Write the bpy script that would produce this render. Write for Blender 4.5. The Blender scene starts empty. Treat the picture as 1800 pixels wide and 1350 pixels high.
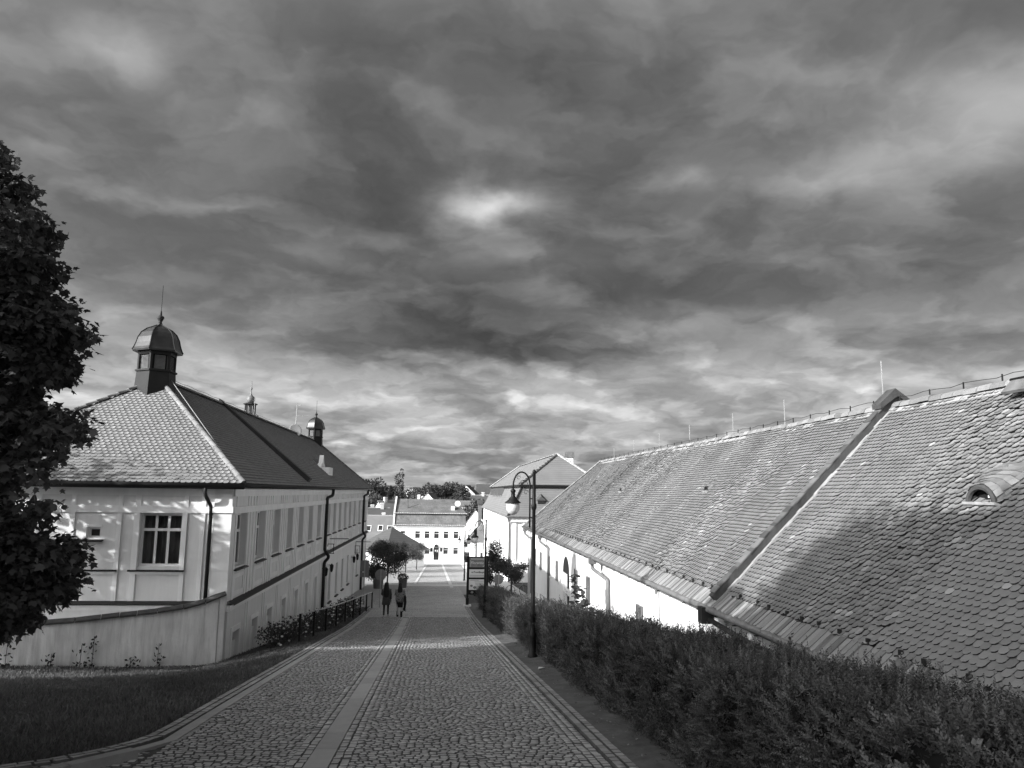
import bpy, math, random
import numpy as np
from mathutils import Matrix, Vector, Quaternion
random.seed(7); rng = np.random.default_rng(11)
scene = bpy.context.scene
COL = scene.collection
R = math.radians

# ------------------------------------------------------------------ camera
YAW, PITCH, ROLL = 4.9611, 8.0392, 0.8
cd = bpy.data.cameras.new('camera'); cam = bpy.data.objects.new('camera', cd); COL.objects.link(cam)
cd.sensor_fit = 'HORIZONTAL'; cd.sensor_width = 36.0; cd.lens = 27.0; cd.clip_start = 0.05; cd.clip_end = 6000
cam.matrix_world = (Matrix.Rotation(R(-YAW), 4, 'Z') @ Matrix.Rotation(R(90 + PITCH), 4, 'X') @ Matrix.Rotation(R(ROLL), 4, 'Z'))
scene.camera = cam

# ------------------------------------------------------------------ sun, sky, exposure
SUN_PHI, SUN_EL = 28.0, 24.7                     # light comes from the left and from behind the viewer
sdir = Vector((-math.cos(R(SUN_PHI)) * math.cos(R(SUN_EL)), -math.sin(R(SUN_PHI)) * math.cos(R(SUN_EL)), math.sin(R(SUN_EL))))
sl = bpy.data.lights.new('sun', 'SUN'); sl.energy = 2.0; sl.angle = R(0.53); sl.color = (1, 1, 1)
so = bpy.data.objects.new('sun', sl); COL.objects.link(so)
so.rotation_euler = (-sdir).to_track_quat('-Z', 'Y').to_euler(); so.location = sdir * 60
world = bpy.data.worlds.new('World'); scene.world = world; world.use_nodes = True
wt = world.node_tree; wt.nodes.clear()
SKY_STRENGTH = 0.15

class NT:
    def __init__(s, t): s.t = t
    def n(s, kind, **kw):
        x = s.t.nodes.new(kind)
        for k, v in kw.items(): setattr(x, k, v)
        return x
    def put(s, sock, v):
        if isinstance(v, (int, float)): sock.default_value = v
        elif isinstance(v, (tuple, list)): sock.default_value = v
        else: s.t.links.new(v, sock)
    def m(s, op, a, b=0.0, c=None, clamp=False):
        x = s.n('ShaderNodeMath', operation=op, use_clamp=clamp)
        s.put(x.inputs[0], a); s.put(x.inputs[1], b)
        if c is not None: s.put(x.inputs[2], c)
        return x.outputs[0]
    def v(s, op, a, b=(0, 0, 0)):
        x = s.n('ShaderNodeVectorMath', operation=op); s.put(x.inputs[0], a); s.put(x.inputs[1], b)
        return x.outputs[1] if op in ('DOT_PRODUCT', 'LENGTH', 'DISTANCE') else x.outputs[0]
    def mr(s, x, a, b, c, d, smooth=False):
        y = s.n('ShaderNodeMapRange', interpolation_type='SMOOTHSTEP' if smooth else 'LINEAR')
        s.put(y.inputs['Value'], x)
        for k, q in (('From Min', a), ('From Max', b), ('To Min', c), ('To Max', d)): s.put(y.inputs[k], q)
        return y.outputs[0]
    def noise(s, vec, scale, detail=4.0, rough=0.5, dist=0.0):
        x = s.n('ShaderNodeTexNoise'); s.put(x.inputs['Vector'], vec)
        x.inputs['Scale'].default_value = scale; x.inputs['Detail'].default_value = detail
        x.inputs['Roughness'].default_value = rough; x.inputs['Distortion'].default_value = dist
        return x.outputs[0]

def build_sky():
    N = NT(wt); out = N.n('ShaderNodeOutputWorld'); bg = N.n('ShaderNodeBackground')
    bg.inputs['Strength'].default_value = SKY_STRENGTH
    tc = N.n('ShaderNodeTexCoord'); d = N.v('NORMALIZE', tc.outputs['Generated'])
    sep = N.n('ShaderNodeSeparateXYZ'); N.put(sep.inputs[0], d); x, y, z = sep.outputs
    zz = N.m('ADD', N.m('MAXIMUM', z, 0.0), 0.26)
    com = N.n('ShaderNodeCombineXYZ'); N.put(com.inputs[0], N.m('DIVIDE', x, zz)); N.put(com.inputs[1], N.m('DIVIDE', y, zz))
    uv = N.v('ADD', com.outputs[0], (3.1, 7.7, 0.0))
    wn = N.n('ShaderNodeTexNoise'); N.put(wn.inputs['Vector'], uv); wn.inputs['Scale'].default_value = 3.0; wn.inputs['Detail'].default_value = 5.0; wn.inputs['Roughness'].default_value = .6
    uw = N.v('ADD', uv, N.v('MULTIPLY', N.v('SUBTRACT', wn.outputs['Color'], (.5, .5, .5)), (.30, .30, 0)))
    big = N.noise(uw, 1.05, 3.0, 0.5)
    mid = N.noise(uw, 2.6, 5.0, 0.55)
    fine = N.noise(uw, 8.0, 7.0, 0.6)
    el = N.m('ARCSINE', z)
    ramp = N.n('ShaderNodeValToRGB'); cr = ramp.color_ramp; cr.interpolation = 'EASE'
    N.put(ramp.inputs[0], N.m('DIVIDE', el, R(60.0)))
    cr.elements[0].position = 0.0; cr.elements[0].color = (.60,) * 3 + (1,)
    cr.elements[1].position = 1.0; cr.elements[1].color = (.44,) * 3 + (1,)
    for p, c in ((.045, .64), (.085, .66), (.13, .63), (.18, .53), (.25, .45), (.34, .43), (.45, .46), (.60, .47)):
        e = cr.elements.new(p); e.color = (c, c, c, 1)
    low = N.mr(el, R(4.0), R(15.0), 1.0, 0.0, True)                      # far part of the deck: smaller, crisper rolls
    s = N.m('MULTIPLY_ADD', N.m('SUBTRACT', big, 0.5), 0.26, ramp.outputs[0])
    body = N.mr(mid, 0.40, 0.60, -0.5, 0.5, True)
    s = N.m('MULTIPLY_ADD', body, N.m('MULTIPLY_ADD', low, 0.08, 0.085), s)
    s = N.m('MULTIPLY_ADD', N.m('SUBTRACT', fine, 0.5), N.m('MULTIPLY_ADD', low, 0.20, 0.11), s)
    roll = N.noise(uw, 4.2, 3.0, 0.5); roll2 = N.noise(N.v('ADD', uw, (.02, -.07, 0)), 4.2, 3.0, 0.5)
    edge = N.m('SUBTRACT', roll, roll2)
    s = N.m('MULTIPLY_ADD', N.m('MAXIMUM', edge, 0.0), N.m('MULTIPLY_ADD', low, 0.50, 0.36), s)   # lit flanks of the billows
    nz_ = N.n('ShaderNodeTexNoise'); N.put(nz_.inputs['Vector'], uv); nz_.inputs['Scale'].default_value = 5.0; nz_.inputs['Detail'].default_value = 6.0
    dw = N.v('ADD', d, N.v('MULTIPLY', N.v('SUBTRACT', nz_.outputs['Color'], (.5, .5, .5)), (.11, .11, .07)))
    for c, sx, sy, amp in SPOTS:                     # thin places and thick places of the cloud deck
        c = Vector(c).normalized(); rt = c.cross(Vector((0, 0, 1))).normalized(); up = rt.cross(c)
        v_ = N.v('SUBTRACT', dw, tuple(c)); a = N.m('DIVIDE', N.v('DOT_PRODUCT', v_, tuple(rt)), sx / 1500); b = N.m('DIVIDE', N.v('DOT_PRODUCT', v_, tuple(up)), sy / 1500)
        gg = N.m('EXPONENT', N.m('MULTIPLY', N.m('ADD', N.m('MULTIPLY', a, a), N.m('MULTIPLY', b, b)), -1.0))
        gg = N.m('MULTIPLY', gg, N.m('GREATER_THAN', N.v('DOT_PRODUCT', d, tuple(c)), 0.0))
        s = N.m('MULTIPLY_ADD', gg, amp, s)
    s = N.m('MINIMUM', N.m('MAXIMUM', s, 0.19), 0.93)
    lin = N.m('MULTIPLY', N.m('POWER', s, 2.25), 1.0 / (SKY_STRENGTH * GAIN))
    sky = N.n('ShaderNodeTexSky', sky_type='NISHITA', sun_disc=False)
    sky.sun_elevation = R(SUN_EL); sky.sun_rotation = math.atan2(sdir.x, sdir.y)
    bw = N.n('ShaderNodeRGBToBW'); N.put(bw.inputs[0], sky.outputs[0])
    away = N.v('DOT_PRODUCT', d, tuple(Vector((sdir.x, sdir.y, 0.25)).normalized()))
    clear = N.mr(N.m('ADD', away, N.m('MULTIPLY', N.m('SUBTRACT', mid, 0.5), 0.6)), 0.15, 0.65, 0.0, 1.0, True)
    mix = N.n('ShaderNodeMix', data_type='FLOAT'); N.put(mix.inputs[0], clear); N.put(mix.inputs[2], lin); N.put(mix.inputs[3], N.m('MULTIPLY', bw.outputs[0], 1.0))
    N.put(bg.inputs['Color'], mix.outputs[0]); wt.links.new(bg.outputs[0], out.inputs[0])

EXPOSURE = 1.8; GAIN = 2 ** EXPOSURE
def pixdir(px, py):
    return cam.matrix_world.to_3x3() @ Vector(((px - 900) / 1350, -(py - 675) / 1350, -1.0))
SPOTS = [(pixdir(*p), sx, sy, am) for p, sx, sy, am in (((860, 350), 95, 32, .44), ((900, 435), 180, 35, .10), ((1190, 325), 60, 22, .14), ((1760, 190), 160, 80, .28), ((1480, 300), 130, 50, .14), ((200, 80), 80, 45, .14), ((130, 120), 420, 190, .03), ((850, 130), 300, 110, -.08), ((250, 420), 300, 120, .03),
         ((820, 530), 360, 110, -.07), ((900, 600), 260, 70, -.12), ((600, 220), 380, 130, -.05), ((250, 680), 300, 70, .10), ((560, 430), 120, 35, .08), ((1400, 680), 380, 50, .06), ((1180, 560), 130, 30, .07))]
build_sky()
vs = scene.view_settings
scene.display_settings.display_device = 'sRGB'
vs.view_transform = 'Standard'; vs.look = 'None'; vs.gamma = 1.0; vs.exposure = EXPOSURE; vs.use_curve_mapping = False
scene.cycles.max_bounces = 6; scene.cycles.transparent_max_bounces = 8

# ------------------------------------------------------------------ helpers
class MB:
    def __init__(s): s.v = []; s.f = []; s.t = []
    def add(s, vs, fs, tone=1.0):
        b = len(s.v); s.v += [tuple(p) for p in vs]; s.f += [[i + b for i in f] for f in fs]; s.t += [tone] * len(fs); return s
    def box(s, x0, x1, y0, y1, z0, z1, tone=1.0):
        x0, x1 = min(x0, x1), max(x0, x1); y0, y1 = min(y0, y1), max(y0, y1); z0, z1 = min(z0, z1), max(z0, z1)
        return s.add([(x0, y0, z0), (x1, y0, z0), (x1, y1, z0), (x0, y1, z0), (x0, y0, z1), (x1, y0, z1), (x1, y1, z1), (x0, y1, z1)],
                     [(0, 3, 2, 1), (4, 5, 6, 7), (0, 1, 5, 4), (1, 2, 6, 5), (2, 3, 7, 6), (3, 0, 4, 7)], tone)
    def obox(s, c, ax, ay, az, tone=1.0):
        c, ax, ay, az = Vector(c), Vector(ax), Vector(ay), Vector(az); vs = []
        for k in (-1, 1):
            for i, j in ((-1, -1), (1, -1), (1, 1), (-1, 1)): vs.append(c + ax * i + ay * j + az * k)
        return s.add(vs, [(0, 3, 2, 1), (4, 5, 6, 7), (0, 1, 5, 4), (1, 2, 6, 5), (2, 3, 7, 6), (3, 0, 4, 7)], tone)
    def prism(s, poly, vec, tone=1.0):
        n = len(poly); vec = Vector(vec); a = [Vector(p) for p in poly]; b = [p + vec for p in a]
        return s.add(a + b, [list(range(n))[::-1], [i + n for i in range(n)]] + [[i, (i + 1) % n, n + (i + 1) % n, n + i] for i in range(n)], tone)
    def tube(s, pts, r, n=8, tone=1.0, cap=True):
        pts = [Vector(p) for p in pts]; m = len(pts); rr = r if isinstance(r, (list, tuple)) else [r] * m
        vs = []; up = Vector((0.13, 0.29, 0.95)); prev = None
        for i, p in enumerate(pts):
            t = (pts[min(i + 1, m - 1)] - pts[max(i - 1, 0)]).normalized()
            if prev is None:
                a = t.cross(up); a = a.normalized() if a.length > 1e-3 else Vector((1, 0, 0))
            else:
                a = (prev - t * prev.dot(t)).normalized()
            prev = a; b = t.cross(a)
            for k in range(n):
                q = 2 * math.pi * k / n; vs.append(p + (a * math.cos(q) + b * math.sin(q)) * rr[i])
        fs = []
        for i in range(m - 1):
            for k in range(n):
                k2 = (k + 1) % n; fs.append((i * n + k, i * n + k2, (i + 1) * n + k2, (i + 1) * n + k))
        if cap: fs += [list(range(n))[::-1], [(m - 1) * n + k for k in range(n)]]
        return s.add(vs, fs, tone)
    def lathe(s, c, prof, n=16, ph=0.0, tone=1.0, sx=1.0, sy=1.0):
        c = Vector(c); vs = []
        for r, z in prof:
            for k in range(n):
                q = ph + 2 * math.pi * k / n; vs.append(c + Vector((r * math.cos(q) * sx, r * math.sin(q) * sy, z)))
        fs = []
        for i in range(len(prof) - 1):
            for k in range(n):
                k2 = (k + 1) % n; fs.append((i * n + k, i * n + k2, (i + 1) * n + k2, (i + 1) * n + k))
        fs += [list(range(n))[::-1], [(len(prof) - 1) * n + k for k in range(n)]]
        return s.add(vs, fs, tone)
    def mesh(s, name, smooth=False):
        me = bpy.data.meshes.new(name); me.from_pydata(s.v, [], s.f)
        if smooth: me.polygons.foreach_set('use_smooth', [True] * len(me.polygons))
        a = me.attributes.new('tone', 'FLOAT', 'FACE'); a.data.foreach_set('value', s.t)
        me.update(); return me

def bulk(name, V, F, tone=None):
    """V (n,3), F (m,k) numpy arrays -> mesh"""
    V = np.ascontiguousarray(V, np.float32); F = np.ascontiguousarray(F, np.int32); m, k = F.shape
    me = bpy.data.meshes.new(name); me.vertices.add(len(V)); me.vertices.foreach_set('co', V.ravel())
    me.loops.add(m * k); me.loops.foreach_set('vertex_index', F.ravel())
    me.polygons.add(m); me.polygons.foreach_set('loop_start', np.arange(0, m * k, k, dtype=np.int32))
    try: me.polygons.foreach_set('loop_total', np.full(m, k, np.int32))
    except Exception: pass
    a = me.attributes.new('tone', 'FLOAT', 'FACE')
    a.data.foreach_set('value', np.ones(m, np.float32) if tone is None else np.ascontiguousarray(tone, np.float32))
    me.update(calc_edges=True); return me

W = {}
def link(o, parent=None, world_m=None):
    COL.objects.link(o); M = world_m or Matrix.Identity(4)
    if parent is not None:
        o.parent = parent; o.matrix_parent_inverse = W[parent.name].inverted()
    W[o.name] = M; return o
def obj(name, me, material, parent=None, loc=None, rotz=0.0, M=None):
    if isinstance(me, MB): me = me.mesh(name)
    o = bpy.data.objects.new(name, me)
    if material is not None and not me.materials: me.materials.append(material)
    if M is None:
        M = Matrix.Translation(loc) @ Matrix.Rotation(rotz, 4, 'Z') if loc is not None else Matrix.Identity(4)
    if M != Matrix.Identity(4): o.matrix_basis = M
    return link(o, parent, M)
def tag(o, label=None, cat=None, group=None, kind=None):
    for k, v in (('label', label), ('category', cat), ('group', group), ('kind', kind)):
        if v: o[k] = v
    return o
def thing(name, label, cat, loc=(0, 0, 0), group=None):
    o = bpy.data.objects.new(name, None); o.empty_display_size = 0.3; o.location = loc
    link(o, None, Matrix.Translation(loc)); return tag(o, label, cat, group)
def copy_tree(o, M, parent=None):
    c = o.copy(); COL.objects.link(c)
    if parent is None:
        c.matrix_basis = M @ o.matrix_basis; W[c.name] = M @ W[o.name]
    else:
        c.parent = parent; W[c.name] = M @ W[o.name]
    for ch in list(o.children): copy_tree(ch, M, c)
    return c

def mat(name, v, var=.12, scale=2.0, rough=.85, bump=0.0, bs=30.0, spec=.25, tone=False, rnd=0.0, stain=0.0, metal=0.0, leaf=0.0, rows=None, detail=6.0):
    m = bpy.data.materials.new(name); m.use_nodes = True; t = m.node_tree; N = NT(t)
    b = t.nodes['Principled BSDF']; tc = N.n('ShaderNodeTexCoord'); co = tc.outputs['Object']
    c = N.m('MULTIPLY', N.mr(N.noise(co, scale, detail, .6), .25, .75, 1 - var, 1 + var), v)
    if tone:
        a = N.n('ShaderNodeAttribute'); a.attribute_name = 'tone'; c = N.m('MULTIPLY', c, a.outputs['Fac'])
    if rnd:
        oi = N.n('ShaderNodeObjectInfo'); c = N.m('MULTIPLY', c, N.mr(oi.outputs['Random'], 0, 1, 1 - rnd, 1 + rnd))
    if stain:
        st = N.noise(N.v('MULTIPLY', co, (3.0, 3.0, .35)), 1.6, 6, .65); c = N.m('MULTIPLY', c, N.mr(st, .42, .70, 1.0, 1 - stain))
        st2 = N.noise(co, .55, 5, .6); c = N.m('MULTIPLY', c, N.mr(st2, .35, .7, 1.0, 1 - stain * .5))
    if rows:
        axis, per, amp = rows
        sp = N.n('ShaderNodeSeparateXYZ'); N.put(sp.inputs[0], co)
        fr = N.m('FRACT', N.m('DIVIDE', sp.outputs[axis], per)); c = N.m('MULTIPLY', c, N.mr(fr, 0.0, .35, 1 - amp, 1.0))
    N.put(b.inputs['Base Color'], c); b.inputs['Roughness'].default_value = rough
    b.inputs['Specular IOR Level'].default_value = spec; b.inputs['Metallic'].default_value = metal
    if bump:
        bn = N.n('ShaderNodeBump'); bn.inputs['Strength'].default_value = bump; bn.inputs['Distance'].default_value = .02
        N.put(bn.inputs['Height'], N.noise(co, bs, 5, .6)); t.links.new(bn.outputs[0], b.inputs['Normal'])
    if leaf:
        out = t.nodes['Material Output']; tr = N.n('ShaderNodeBsdfTranslucent'); N.put(tr.inputs[0], N.m('MULTIPLY', c, 1.1))
        mx = N.n('ShaderNodeMixShader'); mx.inputs[0].default_value = leaf
        t.links.new(b.outputs[0], mx.inputs[1]); t.links.new(tr.outputs[0], mx.inputs[2]); t.links.new(mx.outputs[0], out.inputs[0])
    return m

MT = {}
MT['wall'] = mat('plaster_grey', .78, .05, 1.2, .9, .15, 60, stain=.08)
MT['trim'] = mat('plaster_white', .88, .05, 1.5, .9, .1, 60, stain=.08)
MT['white'] = mat('limewash_white', .80, .04, .8, .92, .12, 40, stain=.06)
MT['frame'] = mat('white_paint', .78, .04, 3, .5)
MT['glass'] = mat('window_glass', .03, .3, 1.5, .08, spec=.6)
MT['curtain'] = mat('curtain_cloth', .30, .15, 4)
MT['dark_metal'] = mat('dark_sheet_metal', .022, .3, 3, .6, spec=.25)
MT['zinc'] = mat('weathered_zinc', .17, .25, 2, .5, spec=.5, stain=.3)
MT['dome'] = mat('copper_sheet', .05, .4, 2.5, .35, spec=.5, metal=.5, stain=.3)
MT['cupola'] = mat('cupola_sheet', .014, .3, 3, .6, spec=.2)
MT['black'] = mat('black_enamel', .010, .3, 5, .5, spec=.2)
MT['opal'] = mat('opal_glass', .62, .03, 4, .25, spec=.5)
MT['tileL'] = mat('clay_tile_new', .20, .08, .8, .75, tone=True)
MT['tileR'] = mat('clay_tile_old', .20, .20, 1.6, .85, .25, 35, tone=True, detail=10, stain=.12)
MT['mortar'] = mat('mortar', .30, .3, 6, .95, .4, 30)
MT['deck'] = mat('roof_deck', .05, .2, 3)
MT['parapet'] = mat('parapet_plaster', .07, .3, 2.5, .95, .4, 12, stain=.35)
MT['roof_grey'] = mat('roof_slate', .17, .15, .6, .8, .3, 8, rows=(2, .21, .35))
MT['roof_dark'] = mat('roof_dark', .085, .15, .5, .8, .2, 6, rows=(2, .24, .3))
MT['roof_moss'] = mat('roof_mossy', .17, .35, .8, .9, .3, 8, stain=.4, rows=(2, .21, .25))
MT['sett'] = mat('granite_sett', .40, .2, 9, .75, .2, 70, tone=True, spec=.08)
MT['joint'] = mat('sett_joint', .07, .3, 8, .95)
def sett_far():
    m = bpy.data.materials.new('sett_far'); m.use_nodes = True; N = NT(m.node_tree); b = m.node_tree.nodes['Principled BSDF']; tc = N.n('ShaderNodeTexCoord'); co = tc.outputs['Object']
    v = N.n('ShaderNodeTexVoronoi'); v.inputs['Scale'].default_value = 9.5; N.put(v.inputs['Vector'], N.v('MULTIPLY', co, (1, 1, 0))); e = N.n('ShaderNodeTexVoronoi', feature='DISTANCE_TO_EDGE'); e.inputs['Scale'].default_value = 9.5; N.put(e.inputs['Vector'], N.v('MULTIPLY', co, (1, 1, 0)))
    bw = N.n('ShaderNodeRGBToBW'); N.put(bw.inputs[0], v.outputs['Color']); c = N.mr(bw.outputs[0], 0, 1, .36, .47); c = N.m('MULTIPLY', c, N.mr(e.outputs['Distance'], .02, .09, .4, 1.0)); c = N.m('MULTIPLY', c, N.mr(N.noise(co, .7, 6, .6), .3, .7, .85, 1.15))
    N.put(b.inputs['Base Color'], c); b.inputs['Roughness'].default_value = .85; b.inputs['Specular IOR Level'].default_value = .1; return m
MT['road'] = sett_far()
MT['kerb'] = mat('kerb_granite', .30, .15, 7, .85, .25, 40, tone=True)
MT['slab'] = mat('granite_slab', .33, .08, 5, .8, .2, 50, tone=True)
MT['soil'] = mat('bare_soil', .10, .4, 3, .95, .6, 14)
MT['turf'] = mat('turf_soil', .05, .4, 2.5, .95, .6, 16)
MT['paving'] = mat('pale_paving', .55, .1, 1.0, .9, .25, 14)
MT['asphalt'] = mat('asphalt', .30, .1, 2.0, .9, .3, 40)
MT['grass'] = mat('grass_blade', .13, .3, .8, .8, tone=True, leaf=.25)
MT['yew'] = mat('yew_needle', .060, .25, 1.2, .6, tone=True, leaf=.2, spec=.3)
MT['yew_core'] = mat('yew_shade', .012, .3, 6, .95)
MT['maple'] = mat('maple_leaf', .085, .3, 1.0, .5, tone=True, leaf=.3, spec=.35)
MT['leaf'] = mat('street_tree_leaf', .055, .3, .8, .65, tone=True, leaf=.25)
MT['far_leaf'] = mat('far_foliage', .075, .3, .15, .8, tone=True, leaf=.15)
MT['bark'] = mat('bark', .06, .35, 8, .95, .6, 25)
MT['petal'] = mat('rose_petal', .75, .1, 5, .7)
MT['sign_back'] = mat('galvanised_sheet', .16, .1, 6, .55, spec=.4)
MT['post'] = mat('galvanised_post', .28, .15, 6, .5, spec=.4)
MT['print_white'] = mat('print_white', .60, .04, 4, .6)
MT['print_mid'] = mat('print_mid', .16, .3, 9, .6)
MT['print_dark'] = mat('print_dark', .02, .3, 9, .6)
MT['stone'] = mat('coping_stone', .065, .35, 5, .95, .5, 18, rnd=.25)
MT['old_wall'] = mat('old_plaster', .86, .10, 1.2, .95, .4, 18, stain=.38)
ORD = ['nearest', 'second', 'third', 'fourth', 'fifth', 'sixth', 'seventh', 'eighth', 'ninth', 'tenth', 'eleventh', 'twelfth']
# ------------------------------------------------------------------ ground
PY = np.array([-40, -8, 0, 33, 40, 48, 57, 140, 200, 300, 450, 700, 1500, 4000.])
PZ = np.array([-.2, -1.2, -2.0, -5.6, -6.25, -6.87, -7.4, -12.45, -13.6, -12.5, -7.5, -4.5, -4.0, -6.0])
def rz(Y): return np.interp(Y, PY, PZ)
DR = -.0125                                             # the road drifts a little against the buildings
def sst(x, a, b): t = np.clip((x - a) / (b - a), 0, 1); return t * t * (3 - 2 * t)
def gz(X, Y):
    X = np.asarray(X, float); Y = np.asarray(Y, float); z = rz(Y); lat = X - DR * Y
    dl = np.maximum(-3.62 - lat, 0)
    drop = np.minimum(.17 * dl, .48) * sst(Y, 15, 24) * (1 - sst(Y, 44, 62)) + .028 * np.minimum(dl, 8) * (1 - sst(Y, 15, 24))
    drop = drop - .05 * np.clip(dl - 4.5, 0, 5) * sst(Y, 15, 24) * (1 - sst(Y, 44, 62))
    z = z - drop
    path = np.where(Y < 57, -6.95 + (57 - np.minimum(Y, 57)) * .03, rz(Y))
    z = np.where(lat > 4.3, z + (np.minimum(path, z) - z) * sst(lat, 4.3, 5.3), z)
    return z
def g(X, Y): return float(gz(X, Y))

xs = np.unique(np.concatenate([np.linspace(-1500, -60, 12), np.linspace(-60, -20, 12), np.linspace(-20, 8, 57), np.linspace(8, 60, 14), np.linspace(60, 1500, 12)]))
ys = np.unique(np.concatenate([np.linspace(-40, 60, 101), np.linspace(60, 200, 36), np.linspace(200, 800, 25), np.linspace(800, 4000, 9)]))
GX, GY = np.meshgrid(xs, ys); GZ = gz(GX, GY) - .06
# low hill with houses on the right beyond the town
V = np.stack([GX, GY, GZ], -1).reshape(-1, 3); nx = len(xs); ny = len(ys)
ii = (np.arange(ny - 1)[:, None] * nx + np.arange(nx - 1)[None]).ravel()
ground = obj('ground', bulk('ground', V, np.stack([ii, ii + 1, ii + 1 + nx, ii + nx], 1)), MT['turf']); tag(ground, 'dark turf and soil ground falling away towards the town', kind='structure')

def strip(name, material, l0, l1, y0, y1, dz, step=1.0, lat=True, label=None, kind='structure', parent=None, follow=rz):
    n = max(2, int((y1 - y0) / step)); Y = np.linspace(y0, y1, n + 1); mb = MB()
    for a, b in zip(Y[:-1], Y[1:]):
        P = []
        for l, y in ((l0, a), (l1, a), (l1, b), (l0, b)):
            x = l + (DR * y if lat else 0); P.append((x, y, float(follow(y)) + dz))
        mb.add(P, [(0, 1, 2, 3)])
    o = obj(name, mb, material, parent)
    if parent is None: tag(o, label, kind=kind)
    return o
road = strip('road', MT['joint'], -3.25, 2.36, -10, 40.0, -.022, label='sloping street paved with small granite setts')
# the mouth of a side path at the lower left: more paved surface
side = MB()
for a, b in ((-4.0, 10.2),):
    P = [(-3.2, 10.3), (-3.9, 9.6), (-4.9, 9.0), (-6.2, 8.65), (-9, 8.4), (-9, -6), (-3.2, -6)]
    side.add([(x, y, g(x, y) - .02) for x, y in P], [list(range(len(P)))])
obj('side_path_bed', side, MT['joint'], road)
road_far = strip('lower_road', MT['road'], -3.6, 2.4, 40.0, 139, -.012, label='lower stretch of the street running into the square'); 
square = strip('square_paving', MT['asphalt'], -30, 6.3, 58.5, 140.0, -.035, lat=False, label='broad paved square in front of the white house')
pav_r = strip('right_pavement', MT['paving'], 3.1, 6.4, 50, 139, -.018, lat=False, label='pale pavement along the right hand houses', follow=lambda y: max(rz(y), -99) + .05)
pav_l = strip('left_pavement', MT['asphalt'], -6.4, -3.5, 47, 70, -.01, lat=False, label='grey pavement beside the long building', follow=lambda y: g(-5, y) + .03)
strip('pale_kerb_line', MT['paving'], -2.45, -2.2, 71, 126, .02, lat=False, parent=road_far); strip('pale_kerb_line', MT['paving'], 1.6, 1.9, 66, 128, .02, parent=road_far)
strip('crossing_band', MT['paving'], -12, 5, 68.5, 71.0, -.004, lat=False, parent=road_far)
strip('forecourt', MT['paving'], -12, 5.0, 128, 139.4, .0, lat=False, parent=road_far)

# soil strip beside the hedge
soil = MB()
for a in np.arange(2, 50, 1.0):
    for l0, l1 in ((2.3, 2.9), (2.9, 4.4)):
        soil.add([(l + DR * y, y, rz(y) + dz) for l, y, dz in ((l0, a, .0 if l0 < 2.5 else .05), (l1, a, .05), (l1, a + 1, .05), (l0, a + 1, .0 if l0 < 2.5 else .05))], [(0, 1, 2, 3)])
tag(obj('soil_strip', soil, MT['soil']), 'bare soil strip between the kerb and the hedge', kind='structure')

# ------------------------------------------------------------------ setts
def sett_geo(L, Y, wl, wy, ang, zt, tlt):
    """centres (lat, Y), sizes, rotation -> V (n,8,3)"""
    n = len(L); c, s = np.cos(ang), np.sin(ang)
    out = np.zeros((n, 8, 3))
    for k, (a, b) in enumerate(((-1, -1), (1, -1), (1, 1), (-1, 1))):
        for lev, (ins, dz) in enumerate(((0.0, -.03), (.007, 0.0))):
            u = a * (wl / 2 - ins); v = b * (wy / 2 - ins)
            lx = L + u * c - v * s; yy = Y + u * s + v * c
            out[:, k + 4 * lev, 0] = lx + DR * yy; out[:, k + 4 * lev, 1] = yy
            out[:, k + 4 * lev, 2] = rz(yy) + zt + dz + (tlt[:, 0] * u + tlt[:, 1] * v)
    return out
SF = np.array([(4, 5, 6, 7), (0, 1, 5, 4), (1, 2, 6, 5), (2, 3, 7, 6), (3, 0, 4, 7)])
def proj(P):
    M = np.array(cam.matrix_world.to_3x3()); c = np.asarray(P) @ M; w = -c[..., 2]
    return 900 + 1350 * c[..., 0] / w, 675 - 1350 * c[..., 1] / w, w
def split_parts(name, Vn, F, tone, parent, material, count=300, stuff=None, edge=1.0):
    """Vn (n,k,3): the pieces that show largest become parts of their own, the rest one joined part"""
    n, k, _ = Vn.shape; cx, cy, w = proj(Vn.mean(1))
    px, py, _ = proj(Vn); area = (px.max(1) - px.min(1)) * (py.max(1) - py.min(1))
    vis = (cx > 0) & (cx < 1800) & (cy > 0) & (cy < 1350) & (w > .5); score = np.where(vis, area, 0)
    top = np.argsort(-score)[:count]; top = top[score[top] > 0]; rest = np.setdiff1d(np.arange(n), top)
    for i in top:
        c = Vn[i].mean(0); me = bpy.data.meshes.new(name); me.from_pydata((Vn[i] - c).tolist(), [], F.tolist() if isinstance(F, np.ndarray) else F)
        a = me.attributes.new('tone', 'FLOAT', 'FACE'); a.data.foreach_set('value', [float(tone[i])] + [float(tone[i]) * edge] * (len(F) - 1))
        obj(name, me, material, parent, loc=tuple(c))
    kq = {}
    for f in F: kq.setdefault(len(f), []).append(list(f))
    if len(kq) == 1:
        Fa = np.array(F); o = obj(stuff, bulk(stuff, Vn[rest].reshape(-1, 3), (Fa[None] + (np.arange(len(rest)) * k)[:, None, None]).reshape(-1, Fa.shape[1]), (tone[rest][:, None] * np.array([1.0] + [edge] * (len(Fa) - 1))[None]).ravel()), material, parent)
    else:                                                # mixed polygon sizes: triangulate fans
        T = []; em = []
        for fi, f in enumerate(F):
            for j in range(1, len(f) - 1): T.append((f[0], f[j], f[j + 1])); em.append(1.0 if fi == 0 else edge)
        Fa = np.array(T); o = obj(stuff, bulk(stuff, Vn[rest].reshape(-1, 3), (Fa[None] + (np.arange(len(rest)) * k)[:, None, None]).reshape(-1, 3), (tone[rest][:, None] * np.array(em)[None]).ravel()), material, parent)
    o['kind'] = 'stuff'; return o

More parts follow.
